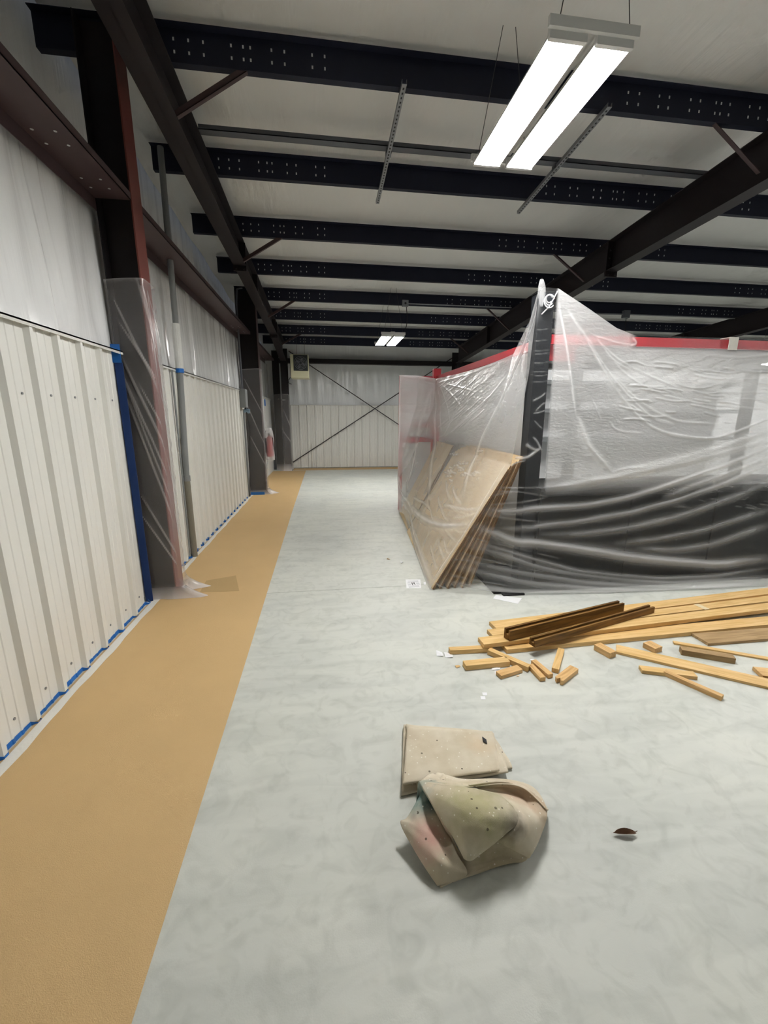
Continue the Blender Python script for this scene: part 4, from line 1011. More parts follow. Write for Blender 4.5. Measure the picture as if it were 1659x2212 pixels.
SIDE_FOLDS = [
    ([(2.104,4.189,3.078),(2.114,4.277,2.928),(2.115,4.45,2.612),(2.09,4.704,2.286),(2.003,4.929,1.868),(1.929,5.077,1.586),(1.827,5.047,1.318),(1.754,4.987,1.189),(1.6,4.688,0.907)],0.016,0.03,0.55),
    ([(2.098,4.164,3.066),(2.086,4.165,2.861),(2.102,4.348,2.638),(2.095,4.615,2.362),(2.043,4.843,2.023)],0.008,0.015,0.6),
    ([(2.078,8.126,2.432),(1.885,8.052,1.965),(1.734,7.929,1.519),(1.594,7.5,1.061),(1.537,7.351,0.929),(1.427,7.081,0.438)],0.02,0.03,0.5),
    ([(2.121,8.131,2.476),(2.029,7.7,2.022),(1.876,7.021,1.557),(1.687,6.601,1.11),(1.55,6.066,0.858),(1.442,5.674,0.615)],0.018,0.03,0.5),
    ([(1.911,6.668,1.571),(2.005,5.764,1.861),(2.072,5.148,2.142),(2.119,4.788,2.38)],0.012,0.02,0.6),
    ([(1.882,6.897,1.543),(1.974,6.161,1.747),(2.06,5.293,2.079),(2.09,5.027,2.23)],0.008,0.015,0.6),
    ([(1.906,6.713,1.567),(2.022,6.452,1.911),(2.098,6.077,2.232),(2.148,6.208,2.468)],0.012,0.02,0.45),
    ([(2.123,7.898,2.42),(1.999,7.222,1.914),(1.919,6.839,1.636)],0.01,0.02,0.5),
    ([(2.126,7.749,2.429),(2.042,6.902,2.007),(1.98,6.532,1.771)],0.01,0.02,0.5),
    ([(2.13,7.618,2.439),(2.087,6.687,2.182),(2.045,6.196,1.996)],0.01,0.02,0.5),
    ([(2.133,7.408,2.442),(2.117,6.464,2.324),(2.093,5.775,2.218)],0.01,0.02,0.4),
    ([(2.144,6.245,2.454),(2.113,6.184,2.307),(2.071,6.403,2.1),(1.994,6.595,1.827)],0.012,0.02,0.4),
    ([(2.143,5.948,2.448),(2.109,5.925,2.287),(2.069,6.184,2.094)],0.01,0.02,0.4),
    ([(2.084,8.062,2.342),(1.982,7.72,1.921),(1.885,6.991,1.573)],0.008,0.015,0.5),
    ([(2.048,8.081,2.326),(1.949,7.915,1.92),(1.833,7.51,1.557)],0.01,0.015,0.4),
    ([(1.486,8.309,2.648),(1.82,8.305,2.59),(2.124,8.142,2.496)],0.012,0.01,0.7),
    ([(1.486,8.309,2.648),(1.473,8.276,1.922),(1.448,8.229,1.256)],0.012,0.01,0.6),
    ([(2.135,8.115,2.493),(2.15,7.059,2.509),(2.154,6.172,2.497),(2.161,5.421,2.539),(2.132,4.663,2.538)],0.012,0.01,0.6),
    ([(1.415,6.82,0.39),(1.388,5.764,0.432),(1.408,4.938,0.539),(1.472,4.45,0.668),(1.535,4.189,0.745)],0.022,0.045,1),
    ([(1.512,5.168,0.77),(1.563,4.546,0.834),(1.631,4.218,0.911)],0.014,0.03,0.8),
    ([(1.524,5.007,0.786),(1.54,4.516,0.794),(1.585,4.262,0.84)],0.01,0.02,0.4),
    ([(1.487,4.68,0.706),(1.547,4.365,0.793),(1.614,4.203,0.879)],0.012,0.025,0.5),
    ([(1.431,8.165,0.641),(1.442,7.82,0.429),(1.427,7.081,0.438),(1.412,6.699,0.396)],0.016,0.03,0.8),
    ([(1.441,8.172,0.318),(1.431,7.305,0.309),(1.398,6.619,0.319)],0.03,0.03,0.4),
    ([(1.41,6.871,0.321),(1.339,6.245,0.128),(1.218,5.007,0.09),(1.151,4.287,0.07)],0.018,0.03,0.7),
    ([(1.41,7.075,0.153),(1.26,5.696,0.021),(1.15,4.546,0.036)],0.012,0.02,0.5),
    ([(1.436,6.745,0.58),(1.454,5.651,0.653),(1.411,5.346,0.531),(1.403,5.017,0.524)],0.012,0.02,0.5),
    ([(1.641,5.22,0.996),(1.598,4.968,0.915),(1.583,4.647,0.874)],0.01,0.02,0.8),
    ([(1.53,5.518,0.81),(1.467,5.047,0.676),(1.453,4.737,0.638)],0.01,0.02,0.45),
    ([(1.651,5.573,1.019),(1.572,5.178,0.875),(1.553,4.909,0.835)],0.01,0.02,0.35),
    ([(1.351,4.815,0.417),(1.308,4.538,0.349),(1.298,4.278,0.336)],0.012,0.02,0.5),
    ([(1.376,4.647,0.478),(1.327,4.385,0.395),(1.342,4.251,0.412)],0.01,0.02,0.5),
    ([(1.299,4.948,0.288),(1.227,4.486,0.196),(1.23,4.336,0.213)],0.01,0.02,0.45),
    ([(1.417,4.805,0.562),(1.401,4.373,0.532),(1.43,4.198,0.563)],0.01,0.015,0.45),
    ([(1.447,4.531,0.623),(1.455,4.313,0.623),(1.499,4.192,0.684)],0.01,0.015,0.45),
    ([(1.911,4.253,1.386),(1.766,4.24,1.14),(1.631,4.222,0.911),(1.463,4.216,0.624),(1.295,4.262,0.328),(1.151,4.287,0.07)],0.008,0.01,0.7),
    ([(1.769,4.871,1.214),(1.782,4.729,1.229)],0.006,0.012,0.7),
    ([(1.678,5.696,1.068),(1.699,5.453,1.1)],0.006,0.012,0.7),
    ([(1.752,4.68,1.172),(1.77,4.6,1.195)],0.006,0.012,0.7),
    ([(1.748,5.764,1.188),(1.755,5.54,1.196)],0.006,0.012,0.7),
    ([(1.837,6.077,1.34),(1.856,5.879,1.373)],0.006,0.012,0.7),
    ([(1.753,5.127,1.189),(1.755,4.871,1.19)],0.006,0.012,0.7),
    ([(1.755,4.89,1.19),(1.768,4.737,1.205)],0.006,0.012,0.7),
    ([(1.837,5.913,1.341),(1.857,5.685,1.373)],0.006,0.012,0.7),
    ([(1.671,5.497,1.052),(1.673,5.324,1.052)],0.006,0.012,0.7),
    ([(1.801,5.551,1.277),(1.798,5.356,1.269)],0.006,0.012,0.7),
    ([(1.802,5.378,1.277),(1.818,5.178,1.302)],0.006,0.012,0.7),
    ([(1.769,5.453,1.221),(1.78,5.178,1.237)],0.006,0.012,0.7),
    ([(1.751,5.356,1.189),(1.771,5.158,1.221)],0.006,0.012,0.7),
    ([(1.721,5.629,1.14),(1.728,5.356,1.148)],0.006,0.012,0.7),
    ([(1.7,5.844,1.108),(1.708,5.54,1.116)],0.006,0.012,0.7),
    ([(1.895,5.097,1.459),(1.902,4.881,1.483)],0.006,0.012,0.7),
    ([(1.773,5.629,1.228),(1.784,5.421,1.245)],0.006,0.012,0.7),
    ([(1.729,5.209,1.149),(1.75,4.968,1.181)],0.006,0.012,0.7),
    ([(1.72,5.764,1.14),(1.736,5.585,1.164)],0.006,0.012,0.7),
    ([(1.749,5.047,1.181),(1.76,4.862,1.198)],0.006,0.012,0.7),
    ([(1.787,4.843,1.246),(1.792,4.631,1.236)],0.006,0.012,0.7),
    ([(1.71,5.764,1.124),(1.727,5.507,1.148)],0.006,0.012,0.7),
    ([(2.072,6.39,2.105),(2.08,6.257,2.144),(2.087,6.125,2.183)],0.008,0.03,0.35),
    ([(1.994,6.489,1.813),(2.021,6.22,1.91),(2.047,5.972,2.006)],0.008,0.03,0.35),
    ([(2.035,5.64,1.97),(2.055,5.41,2.052),(2.072,5.199,2.136)],0.008,0.03,0.35),
    ([(1.923,7.061,1.692),(1.959,6.891,1.764),(1.993,6.72,1.842)],0.008,0.03,0.35),
    ([(2.061,7.354,2.08),(2.089,6.86,2.202),(2.118,6.439,2.329)],0.008,0.03,0.35),
    ([(2.027,7.096,1.975),(2.066,6.761,2.08),(2.091,6.415,2.195)],0.008,0.03,0.35),
    ([(2.045,6.612,1.996),(2.062,6.427,2.055),(2.075,6.232,2.119)],0.008,0.03,0.35),
    ([(2.077,6.329,2.129),(2.095,5.995,2.222),(2.114,5.696,2.318)],0.008,0.03,0.35),
    ([(1.945,6.763,1.7),(1.983,6.563,1.788),(2.012,6.341,1.878)],0.008,0.03,0.35),
    ([(2.122,7.798,2.412),(2.136,7.512,2.464),(2.151,7.278,2.524)],0.008,0.03,0.35),
    ([(2.093,6.552,2.207),(2.106,6.341,2.268),(2.119,6.137,2.331)],0.008,0.03,0.35),
    ([(2.079,6.018,2.143),(2.086,5.879,2.183),(2.095,5.753,2.228)],0.008,0.03,0.35),
    ([(2.019,6.101,1.904),(2.032,5.983,1.952),(2.044,5.867,1.996)],0.008,0.03,0.35),
    ([(1.965,6.066,1.714),(1.989,5.844,1.801),(2.014,5.64,1.894)],0.008,0.03,0.35),
    ([(2.106,7.381,2.307),(2.115,7.21,2.344),(2.125,7.054,2.388)],0.008,0.03,0.35),
    ([(2.064,6.727,2.069),(2.074,6.583,2.114),(2.084,6.439,2.16)],0.008,0.03,0.35),
    ([(1.925,7.094,1.704),(1.952,6.97,1.756),(1.978,6.846,1.813)],0.008,0.03,0.35),
    ([(2.012,6.439,1.878),(2.035,6.196,1.958),(2.058,5.983,2.043)],0.008,0.03,0.35),
    ([(2.11,6.341,2.288),(2.123,6.089,2.351),(2.137,5.867,2.419)],0.008,0.03,0.35),
    ([(1.951,6.827,1.73),(2.008,6.489,1.862),(2.047,6.149,2.001)],0.008,0.03,0.35),
    ([(2.026,6.517,1.928),(2.05,6.257,2.012),(2.069,6.018,2.098)],0.008,0.03,0.35),
    ([(2.103,7.194,2.286),(2.123,6.81,2.367),(2.145,6.489,2.458)],0.008,0.03,0.35),
    ([(1.993,5.64,1.818),(2.012,5.442,1.89),(2.033,5.261,1.973)],0.008,0.03,0.35),
    ([(2.007,5.913,1.866),(2.021,5.775,1.915),(2.037,5.64,1.975)],0.008,0.03,0.35),
    ([(2.01,6.184,1.872),(2.045,5.81,2.001),(2.073,5.475,2.132)],0.008,0.03,0.35),
    ([(2.102,6.588,2.253),(2.112,6.415,2.299),(2.122,6.245,2.346)],0.008,0.03,0.35),
]
#@FOLDS_END
def drape(nm, base, nu, nv, upow, folds, parent, noise_fn, out_dir, flip=False, hscale=0.3):
    uu = np.linspace(0, 1, nu) ** upow; vv = np.linspace(0, 1, nv)
    U, V = np.meshgrid(uu, vv, indexing='ij')
    P = base(U, V)
    du = np.gradient(P, axis=0); dv = np.gradient(P, axis=1)
    N = np.cross(du, dv); N /= np.linalg.norm(N, axis=-1, keepdims=True) + 1e-9
    sgn = np.sign((N * np.array(out_dir)).sum(-1, keepdims=True)); sgn[sgn == 0] = 1
    N = N * sgn
    flat = P.reshape(-1, 3); h = np.zeros(len(flat)); lay = np.zeros(len(flat))
    for pts, w, hgt, ly in folds:
        pts = np.array(pts)
        for _ in range(2):      # round the corners of the crest line
            q = np.repeat(pts, 2, axis=0); q[1:-1:2] = pts[:-1] * 0.75 + pts[1:] * 0.25; q[2:-1:2] = pts[:-1] * 0.25 + pts[1:] * 0.75; pts = q
        lo = pts.min(0) - 4 * w; hi = pts.max(0) + 4 * w
        m = np.all((flat > lo) & (flat < hi), axis=1)
        if not m.any():
            continue
        d, at = seg_dist(flat[m], pts)
        taper = np.clip(np.minimum(at, 1 - at) * 6, 0.0, 1) ** 0.7
        g = np.exp(-(d / w) ** 2) * taper
        h[m] += hgt * hscale * g
        lay[m] = np.maximum(lay[m], ly * np.exp(-(d / (w * (1.9 if w > 0.014 else 1.1))) ** 2) * taper)
    h = h.reshape(U.shape); lay = lay.reshape(U.shape)
    dh, dl = noise_fn(U, V, P)
    edge = np.clip(np.minimum(U * 30, V * 20), 0, 1)
    h = np.maximum(h + dh * edge, -0.008)
    P2 = P + N * (h[..., None] + 0.004)
    P2[..., 2] = np.maximum(P2[..., 2], 0.004)
    mb = MB().grid(P2)
    if flip:
        mb.f = [q[::-1] for q in mb.f]
    o = mb.build(nm, M['film'], parent, smooth=True)
    set_layers(o.data, np.clip(lay + dl, 0, 1.4))
    return o
sheeting = thing('plastic_sheeting', 'clear plastic sheeting draped over the rack, counter base and leaning sheets', 'plastic sheeting', (0, 0, 0))
def nf_front(U, V, P):
    x, z = P[..., 0], P[..., 2]
    sw = np.exp(-((z - 2.3) / 0.33) ** 2) * np.clip((x - 2.75) / 0.5, 0, 1)     # the crumpled swag under the rail
    n1 = smooth_noise(x + 0.5 * z, z - 0.2 * x, 11, 5, 40, 3); n2 = smooth_noise(x, z, 12, 16, 30, 3)
    dh = sw * (0.0045 * n1 + 0.003 * n2) + 0.003 * smooth_noise(x, z, 13, 3, 14, 2)
    low = np.clip((1.15 - z) / 0.25, 0, 1)
    dh = dh + low * 0.004 * smooth_noise(x, z + 0.12 * x, 17, 1.5, 34, 2)
    rail = np.clip((x - 3.1) / 0.1, 0, 1) * np.clip((z - 2.56) / 0.04, 0, 1)
    dl = (sw * 0.6 + 0.85 * np.clip((z - 1.06) / 0.2, 0, 1) * np.clip((x - 2.27) / 0.03, 0, 1)) * (1 - rail) + 0.07 * low * np.clip(smooth_noise(x, z + 0.10 * x - 0.02 * x * x, 19, 1.2, 30, 2), 0, 1)  # milky film above the counter, whitened further to look brighter lit
    dl = dl + np.clip((0.16 - z) / 0.12, 0, 1) * 0.35 * np.clip((x - 1.9) / 0.8, 0, 1)
    dl = dl + np.exp(-((x - 2.07) / 0.05) ** 2) * np.clip((z - 2.75) / 0.3, 0, 1) * 0.5
    return dh, dl
def nf_side(U, V, P):
    y, z = P[..., 1], P[..., 2]
    up = np.clip((z - 1.5) / 0.4, 0, 1) * np.clip((y - 4.7) / 1.0, 0, 1)
    n1 = smooth_noise(y - 0.4 * z, z + 0.35 * y, 31, 4, 26, 3)
    dh = up * 0.006 * n1 + 0.005 * smooth_noise(y, z, 33, 5, 9, 3)
    lowr = np.clip((1.3 - z) / 0.4, 0, 1)
    dh = dh + lowr * 0.006 * smooth_noise(y * 1.4, z * 0.3, 37, 9, 4, 2)
    dl = 0.75 * up + 0.42 + 0.5 * np.clip((U - 0.84) / 0.04, 0, 1) + lowr * 0.12 * np.clip(smooth_noise(y, z, 39, 8, 4, 2), 0, 1)  # side film also made whiter than its layers, to read as brighter
    return dh, dl
drape('front_drape', front_base, 420, 330, 1.25, FRONT_FOLDS, sheeting, nf_front, (0, -1, 0))
drape('side_drape', side_base, 300, 240, 1.3, SIDE_FOLDS, sheeting, nf_side, (-1, -0.35, 0))
# bunched film tied at the head of the post
mb = MB(); n, m = 40, 16; P = np.zeros((n, m, 3))
for i in range(n):
    a = i / (n - 1) * 2 * math.pi
    for j in range(m):
        q = j / (m - 1); r = 0.012 + 0.03 * math.sin(q * math.pi) * (0.5 + q) + 0.008 * math.sin(5 * a + 4 * q)
        P[i, j] = (2.105 + r * math.cos(a) * 0.8 + 0.02 * (1 - q), 4.15 + r * math.sin(a) * 0.6, 2.93 + 0.24 * q)
o = mb.grid(P).build('gathered_top', M['film'], sheeting, smooth=True); set_layers(o.data, np.full(n * m, 0.3))
loop = MB()
for k in range(3):
    loop.tube([(2.195 + (0.03 + 0.012 * k) * math.cos(a), 4.145 - 0.006 * k, 3.0 - 0.012 * k + (0.035 + 0.012 * k) * math.sin(a)) for a in np.linspace(0.4, 5.6, 16)], 0.006, 6)
loop.tube([(2.13, 4.145, 2.86), (2.2, 4.14, 2.93), (2.275, 4.145, 3.07)], 0.006, 6)
o = loop.build('twisted_end', M['film'], sheeting, smooth=True); set_layers(o.data, np.full(len(o.data.vertices), 1.0))
tb = thing('rail_tape', 'white tape tab folded over the red front rail', 'tape', (4.30, 4.15, 2.6))
MB().box(-0.05, 0.06, -0.006, -0.003, -0.02, 0.105).box(-0.05, 0.06, -0.006, 0.11, 0.105, 0.108).build('tab', M['white_tape'], tb)

# ------------------------------------------------------------------ lumber
def board(name, label, ctr, L, W, ang, z, H, mat, cat='plank', group=None, notch=False, tilt=0.0):
    o = MB()
    o.box(-L / 2, L / 2, -W / 2, W / 2, 0, H)
    if notch:
        o = MB()
        o.prism([(-L / 2, -W / 2, 0), (L / 2 - 0.02, -W / 2, 0), (L / 2, -W / 6, 0), (L / 2 - 0.03, 0, 0), (L / 2, W / 4, 0), (L / 2 - 0.01, W / 2, 0), (-L / 2, W / 2, 0)], (0, 0, 0), (0, 0, H))
    ob = o.build(name, mat, bevel=0.0025)
    ob.location = (ctr[0], ctr[1], z); ob.rotation_euler = (0, tilt, math.radians(ang))
    return tag(ob, label, cat, group)
W = 0.13
def longp(label, nl, ang, L, z, w=W, H=0.038, mat=None):
    a = math.radians(ang); c = (nl[0] + math.cos(a) * L / 2 - math.sin(a) * w / 2, nl[1] + math.sin(a) * L / 2 + math.cos(a) * w / 2)
    return board('long_plank', label, c, L, w, ang, z, H, mat or M['pine'])
longp('long pine plank at the back of the pile, nearest the plastic', (1.441, 3.178), 5.71, 4.1, 0.042)
longp('second long pine plank from the plastic, with a taped mark', (1.362, 3.064), 5.15, 4.0, 0.042, w=0.105)
longp('third long pine plank from the plastic, reaching farthest out', (1.237, 2.936), 4.7, 3.95, 0.042, w=0.115)
longp('front long pine plank lying flat on the floor, reaching under its neighbour', (1.42, 2.902), 1.74, 3.5, 0.001, w=0.14)
longp('hidden pine plank in the lower layer, under the two back planks', (1.62, 3.125), 5.5, 3.6, 0.002, w=0.13)
longp('greyish weathered plank lying in front of the long planks', (3.158, 2.784), -0.23, 2.2, 0.001, w=0.17, H=0.025, mat=M['pine_grey'])
longp('long thin pine plank slanting forward among the offcuts', (2.303, 2.779), -36.6, 2.4, 0.001, w=0.13, H=0.02)
longp('narrow thin lath behind the dark-edged offcut', (2.889, 2.845), -30.6, 1.3, 0.001, w=0.045, H=0.014)
mk = MB().box(-0.03, 0.03, -0.06, 0.06, 0, 0.001).build('tape_mark', plain('pale_mark', srgb(222, 206, 172), 0.6)); mk.location = (3.60, 3.312, 0.0806); mk.rotation_euler = (0, 0, math.radians(5.15))
tag(mk, 'pale tape mark on the second long plank', 'tape')
def channel(label, ctr, L, ang, z, w, h):
    mb = MB(); wall = w * 0.3
    pr = [(-w / 2, 0), (w / 2, 0), (w / 2, h), (w / 2 - wall, h), (w / 2 - wall, h * 0.5), (-w / 2 + wall, h * 0.5), (-w / 2 + wall, h), (-w / 2, h)]
    mb.prism([(-L / 2, a, b) for a, b in pr], (0, 0, 0), (L, 0, 0))
    o = mb.build('grooved_beam', M['brown_wood'], bevel=0.002)
    o.location = (ctr[0], ctr[1], z); o.rotation_euler = (0, 0, math.radians(ang))
    return tag(o, label, 'beam')
channel('taller brown grooved beam lying across the planks, at the back', (2.103, 3.167), 1.35, 15.5, 0.0805, 0.075, 0.09)
channel('lower brown grooved beam lying across the planks, in front', (2.321, 3.075), 1.48, 16.7, 0.0805, 0.065, 0.06)
off = [('pale offcut touching the ends of the long planks, flat', (1.14, 2.972), .358, .055, -2.1, .038, 'pine'),
       ('thick square offcut lying alone nearest the dust and scraps', (1.191, 2.761), .358, .072, 1.3, .042, 'pine'),
       ('slanting offcut that ends against the thick square one', (1.384, 2.792), .345, .05, -52.3, .042, 'pine'),
       ('short offcut in front of the white scraps', (1.324, 2.641), .202, .065, 16.3, .03, 'pine_end'),
       ('front one of two short sticks lying close together', (1.522, 2.606), .176, .045, -86, .033, 'pine_end'),
       ('back one of two short sticks, white scrap at its head', (1.586, 2.645), .199, .045, -80, .033, 'pine_end'),
       ('upright-lying stick pointing at the camera beside the two short sticks', (1.773, 2.736), .33, .05, -127.8, .035, 'pine'),
       ('offcut with a split notched end, beyond the two short sticks', (1.723, 2.54), .242, .065, -148.1, .038, 'pine_end'),
       ('flat offcut under the tip of the long slanting plank', (2.50, 2.475), .37, .07, -20.3, .028, 'pine'),
       ('slim stick lying nearest the camera at the front of the wood', (2.555, 2.315), .356, .042, -62.5, .034, 'pine_end'),
       ('squat wood block by the root of the slanting plank', (2.217, 2.801), .147, .075, -72.5, .05, 'pine_end'),
       ('smaller wood block between slanting plank and front long plank', (2.647, 2.80), .105, .09, -75, .045, 'pine_end'),
       ('dark-edged thick offcut lying in front of the narrow lath', (2.99, 2.635), .358, .07, -28.9, .048, 'pine_grey'),
       ('reddish-ended board at the very edge of the wood', (3.26, 2.345), .20, .12, -20, .03, 'pine_end')]
for lb, c, L, w_, a, h_, mt in off:
    board('wood_offcut', lb, c, L, w_, a, 0.001, h_, M[mt], 'offcut', 'wood offcuts on the floor', notch='notched' in lb)

# ------------------------------------------------------------------ papers, scraps, leaf
def scrap(name, label, poly, mat, cat='paper', z=0.001, t=0.0012, lift=0.0):
    mb = MB(); k = len(poly)
    o = MB().prism([(x, y, lift * (i % 2)) for i, (x, y) in enumerate(poly)], (0, 0, z), (0, 0, z + t)).build(name, mat)
    return tag(o, label, cat)
tp = thing('printed_sheet', 'small printed white sheet on the floor joint before the leaning sheets', 'paper', (0.972, 4.447, 0.001))
MB().prism([(-0.105, -0.121, 0), (0.06, -0.143, 0), (0.108, 0.114, 0), (-0.066, 0.138, 0)], (0, 0, 0), (0, 0, 0.0012)).build('sheet', M['white_paper'], tp)
pr = MB()
for k in range(7):
    yv = -0.10 + 0.03 * k
    if k in (2, 3, 4):
        pr.box(-0.07, -0.03, yv, yv + 0.006, 0.0014, 0.002).box(0.03, 0.07, yv, yv + 0.006, 0.0014, 0.002)
    else:
        pr.box(-0.075 + 0.004 * k, 0.05 + 0.004 * k, yv, yv + 0.006, 0.0014, 0.002)
pr.build('print', M['ink'], tp, kind='stuff')
gl = MB().box(-0.02, -0.012, -0.05, 0.03, 0.0014, 0.0022).box(0.008, 0.016, -0.04, 0.04, 0.0014, 0.0022).box(-0.02, 0.016, -0.005, 0.004, 0.0014, 0.0022).box(-0.012, 0.02, 0.03, 0.038, 0.0014, 0.0022)
gl.build('drawing', M['slot'], tp)
scrap('blank_sheet', 'blank white sheet half under the hem of the plastic', [(1.727, 3.936), (1.93, 3.772), (2.035, 3.90), (1.794, 4.02)], M['white_paper'])
tl_ = scrap('torn_card', 'folded torn white card at the outer tip of the wood scraps', [(0.845, 2.945), (0.90, 2.93), (0.905, 2.995), (0.86, 3.02)], M['white_paper'], lift=0.008)
scrap('torn_card', 'second torn white card lying against the first, toward the thick offcut', [(0.91, 2.915), (0.97, 2.90), (0.98, 2.955), (0.915, 2.985)], M['white_paper'], lift=0.01)
scrap('paper_scrap', 'white scrap between thick offcut and short offcut, larger one', [(1.21, 2.70), (1.27, 2.695), (1.30, 2.735), (1.24, 2.755)], M['white_paper'], lift=0.006)
scrap('paper_scrap', 'thin white strip just in front of the larger white scrap', [(1.21, 2.63), (1.235, 2.635), (1.255, 2.69), (1.23, 2.692)], M['white_paper'], lift=0.004)
scrap('paper_scrap', 'white scrap at the head of the two short sticks', [(1.575, 2.745), (1.605, 2.75), (1.60, 2.80), (1.565, 2.79)], M['white_paper'], lift=0.006)
scrap('white_label', 'farther one of two small white labels alone on the floor', [(1.035, 2.425), (1.065, 2.42), (1.075, 2.452), (1.043, 2.457)], M['white_paper'])
scrap('white_label', 'nearer one of two small white labels alone on the floor', [(1.008, 2.385), (1.038, 2.38), (1.048, 2.414), (1.016, 2.42)], M['white_paper'])
scrap('wood_chip', 'small pale wood chip beside the torn white cards', [(0.955, 2.765), (0.99, 2.775), (0.985, 2.80), (0.95, 2.79)], M['pine'], 'chip', lift=0.006)
scrap('wood_chip', 'curl of wood chip right of the short offcut', [(1.36, 2.60), (1.385, 2.595), (1.38, 2.61)], M['pine'], 'chip', lift=0.006)
scrap('wood_chip', 'little chip on the open floor before the plastic corner', [(0.79, 5.33), (0.83, 5.30), (0.835, 5.33), (0.80, 5.36)], M['pine_grey'], 'chip', lift=0.006)
scrap('paper_scrap', 'crumb of white paper beside the little chip', [(0.95, 5.15), (0.985, 5.14), (0.99, 5.19), (0.955, 5.2)], M['white_paper'], lift=0.02)
scrap('paper_scrap', 'slip of paper against the corner of the leaning sheets', [(1.085, 4.40), (1.11, 4.40), (1.125, 4.48), (1.10, 4.48)], M['white_paper'])
# dry leaf
P = np.zeros((9, 5, 3))
for i in range(9):
    q = i / 8 * 2 - 1; wv = 0.013 * (1 - q * q) ** 0.7 + 0.002
    for j in range(5):
        r_ = j / 2 - 1
        P[i, j] = (q * 0.05 + 0.008 * r_ * r_, r_ * wv, 0.006 + 0.018 * abs(r_) * (1 - q * q) + 0.008 * q * q)
o = MB().grid(P).build('dry_leaf', M['leaf'], solid=0.0012); o.location = (1.314, 1.385, 0.001); o.rotation_euler = (0, 0, -0.15)
MB().tube([(0.045, 0, 0.012), (0.065, 0.006, 0.018)], 0.0015, 5).build('stalk', M['leaf'], o)
tag(o, 'small curled brown leaf alone on the concrete', 'leaf')

# ------------------------------------------------------------------ drop cloths
def canvas(name, spots):
    m, nt, b = nmat(name)
    tc = node(nt, 'ShaderNodeTexCoord')
    n1 = node(nt, 'ShaderNodeTexNoise'); n1.inputs['Scale'].default_value = 9; n1.inputs['Detail'].default_value = 6
    nt.links.new(tc.outputs['Object'], n1.inputs['Vector'])
    r = node(nt, 'ShaderNodeValToRGB'); r.color_ramp.elements[0].position = .3; r.color_ramp.elements[0].color = srgb(196, 184, 160)
    r.color_ramp.elements[1].position = .7; r.color_ramp.elements[1].color = srgb(214, 205, 186)
    nt.links.new(n1.outputs['Fac'], r.inputs[0])
    prev = r.outputs[0]
    nd = node(nt, 'ShaderNodeTexNoise'); nd.inputs['Scale'].default_value = 14; nd.inputs['Detail'].default_value = 4
    nt.links.new(tc.outputs['Object'], nd.inputs['Vector'])
    for (x, y, z, rad, col, st) in spots:
        vd = node(nt, 'ShaderNodeVectorMath', operation='DISTANCE'); vd.inputs[1].default_value = (x, y, z)
        nt.links.new(tc.outputs['Object'], vd.inputs[0])
        ma = node(nt, 'ShaderNodeMath', operation='MULTIPLY_ADD'); ma.inputs[1].default_value = rad * 1.2; ma.inputs[2].default_value = -rad * 0.6
        nt.links.new(nd.outputs['Fac'], ma.inputs[0])
        ad = node(nt, 'ShaderNodeMath', operation='ADD'); nt.links.new(vd.outputs['Value'], ad.inputs[0]); nt.links.new(ma.outputs[0], ad.inputs[1])
        mr = node(nt, 'ShaderNodeMapRange'); mr.inputs[1].default_value = rad; mr.inputs[2].default_value = rad * 0.25; mr.inputs[3].default_value = 0; mr.inputs[4].default_value = st
        nt.links.new(ad.outputs[0], mr.inputs[0])
        mx = node(nt, 'ShaderNodeMix', data_type='RGBA'); mx.inputs[7].default_value = col
        nt.links.new(mr.outputs[0], mx.inputs[0]); nt.links.new(prev, mx.inputs[6]); prev = mx.outputs[2]
    # paint specks
    vo = node(nt, 'ShaderNodeTexVoronoi'); vo.inputs['Scale'].default_value = 26
    nt.links.new(tc.outputs['Object'], vo.inputs['Vector'])
    for thr, col, sc in ((0.10, srgb(70, 60, 50), 17), (0.11, srgb(236, 234, 226), 31)):
        v2 = node(nt, 'ShaderNodeTexVoronoi'); v2.inputs['Scale'].default_value = sc; nt.links.new(tc.outputs['Object'], v2.inputs['Vector'])
        lt = node(nt, 'ShaderNodeMath', operation='LESS_THAN'); lt.inputs[1].default_value = thr; nt.links.new(v2.outputs['Distance'], lt.inputs[0])
        mx = node(nt, 'ShaderNodeMix', data_type='RGBA'); mx.inputs[7].default_value = col
        m3 = node(nt, 'ShaderNodeMath', operation='MULTIPLY'); m3.inputs[1].default_value = 0.75; nt.links.new(lt.outputs[0], m3.inputs[0])
        nt.links.new(m3.outputs[0], mx.inputs[0]); nt.links.new(prev, mx.inputs[6]); prev = mx.outputs[2]
    nt.links.new(prev, b.inputs['Base Color'])
    b.inputs['Roughness'].default_value = 0.85; b.inputs['Specular IOR Level'].default_value = 0.15
    wv = node(nt, 'ShaderNodeTexNoise'); wv.inputs['Scale'].default_value = 420
    nt.links.new(tc.outputs['Object'], wv.inputs['Vector'])
    bp = node(nt, 'ShaderNodeBump'); bp.inputs['Strength'].default_value = 0.2; bp.inputs['Distance'].default_value = 0.003
    nt.links.new(wv.outputs['Fac'], bp.inputs['Height']); nt.links.new(bp.outputs[0], b.inputs['Normal'])
    return m
M['canvas'] = canvas('stained_canvas', [(0.60, 1.42, 0.22, 0.20, srgb(164, 160, 118), 0.75), (0.40, 1.58, 0.12, 0.11, srgb(118, 150, 148), 0.85), (0.46, 1.57, 0.10, 0.10, srgb(28, 74, 78), 0.95),
                                     (0.40, 1.42, 0.09, 0.11, srgb(205, 150, 142), 0.75), (0.86, 1.50, 0.1, 0.14, srgb(196, 164, 138), 0.6), (0.75, 1.36, 0.18, 0.07, srgb(112, 104, 98), 0.8), (0.70, 1.27, 0.03, 0.16, srgb(150, 134, 100), 0.6)])
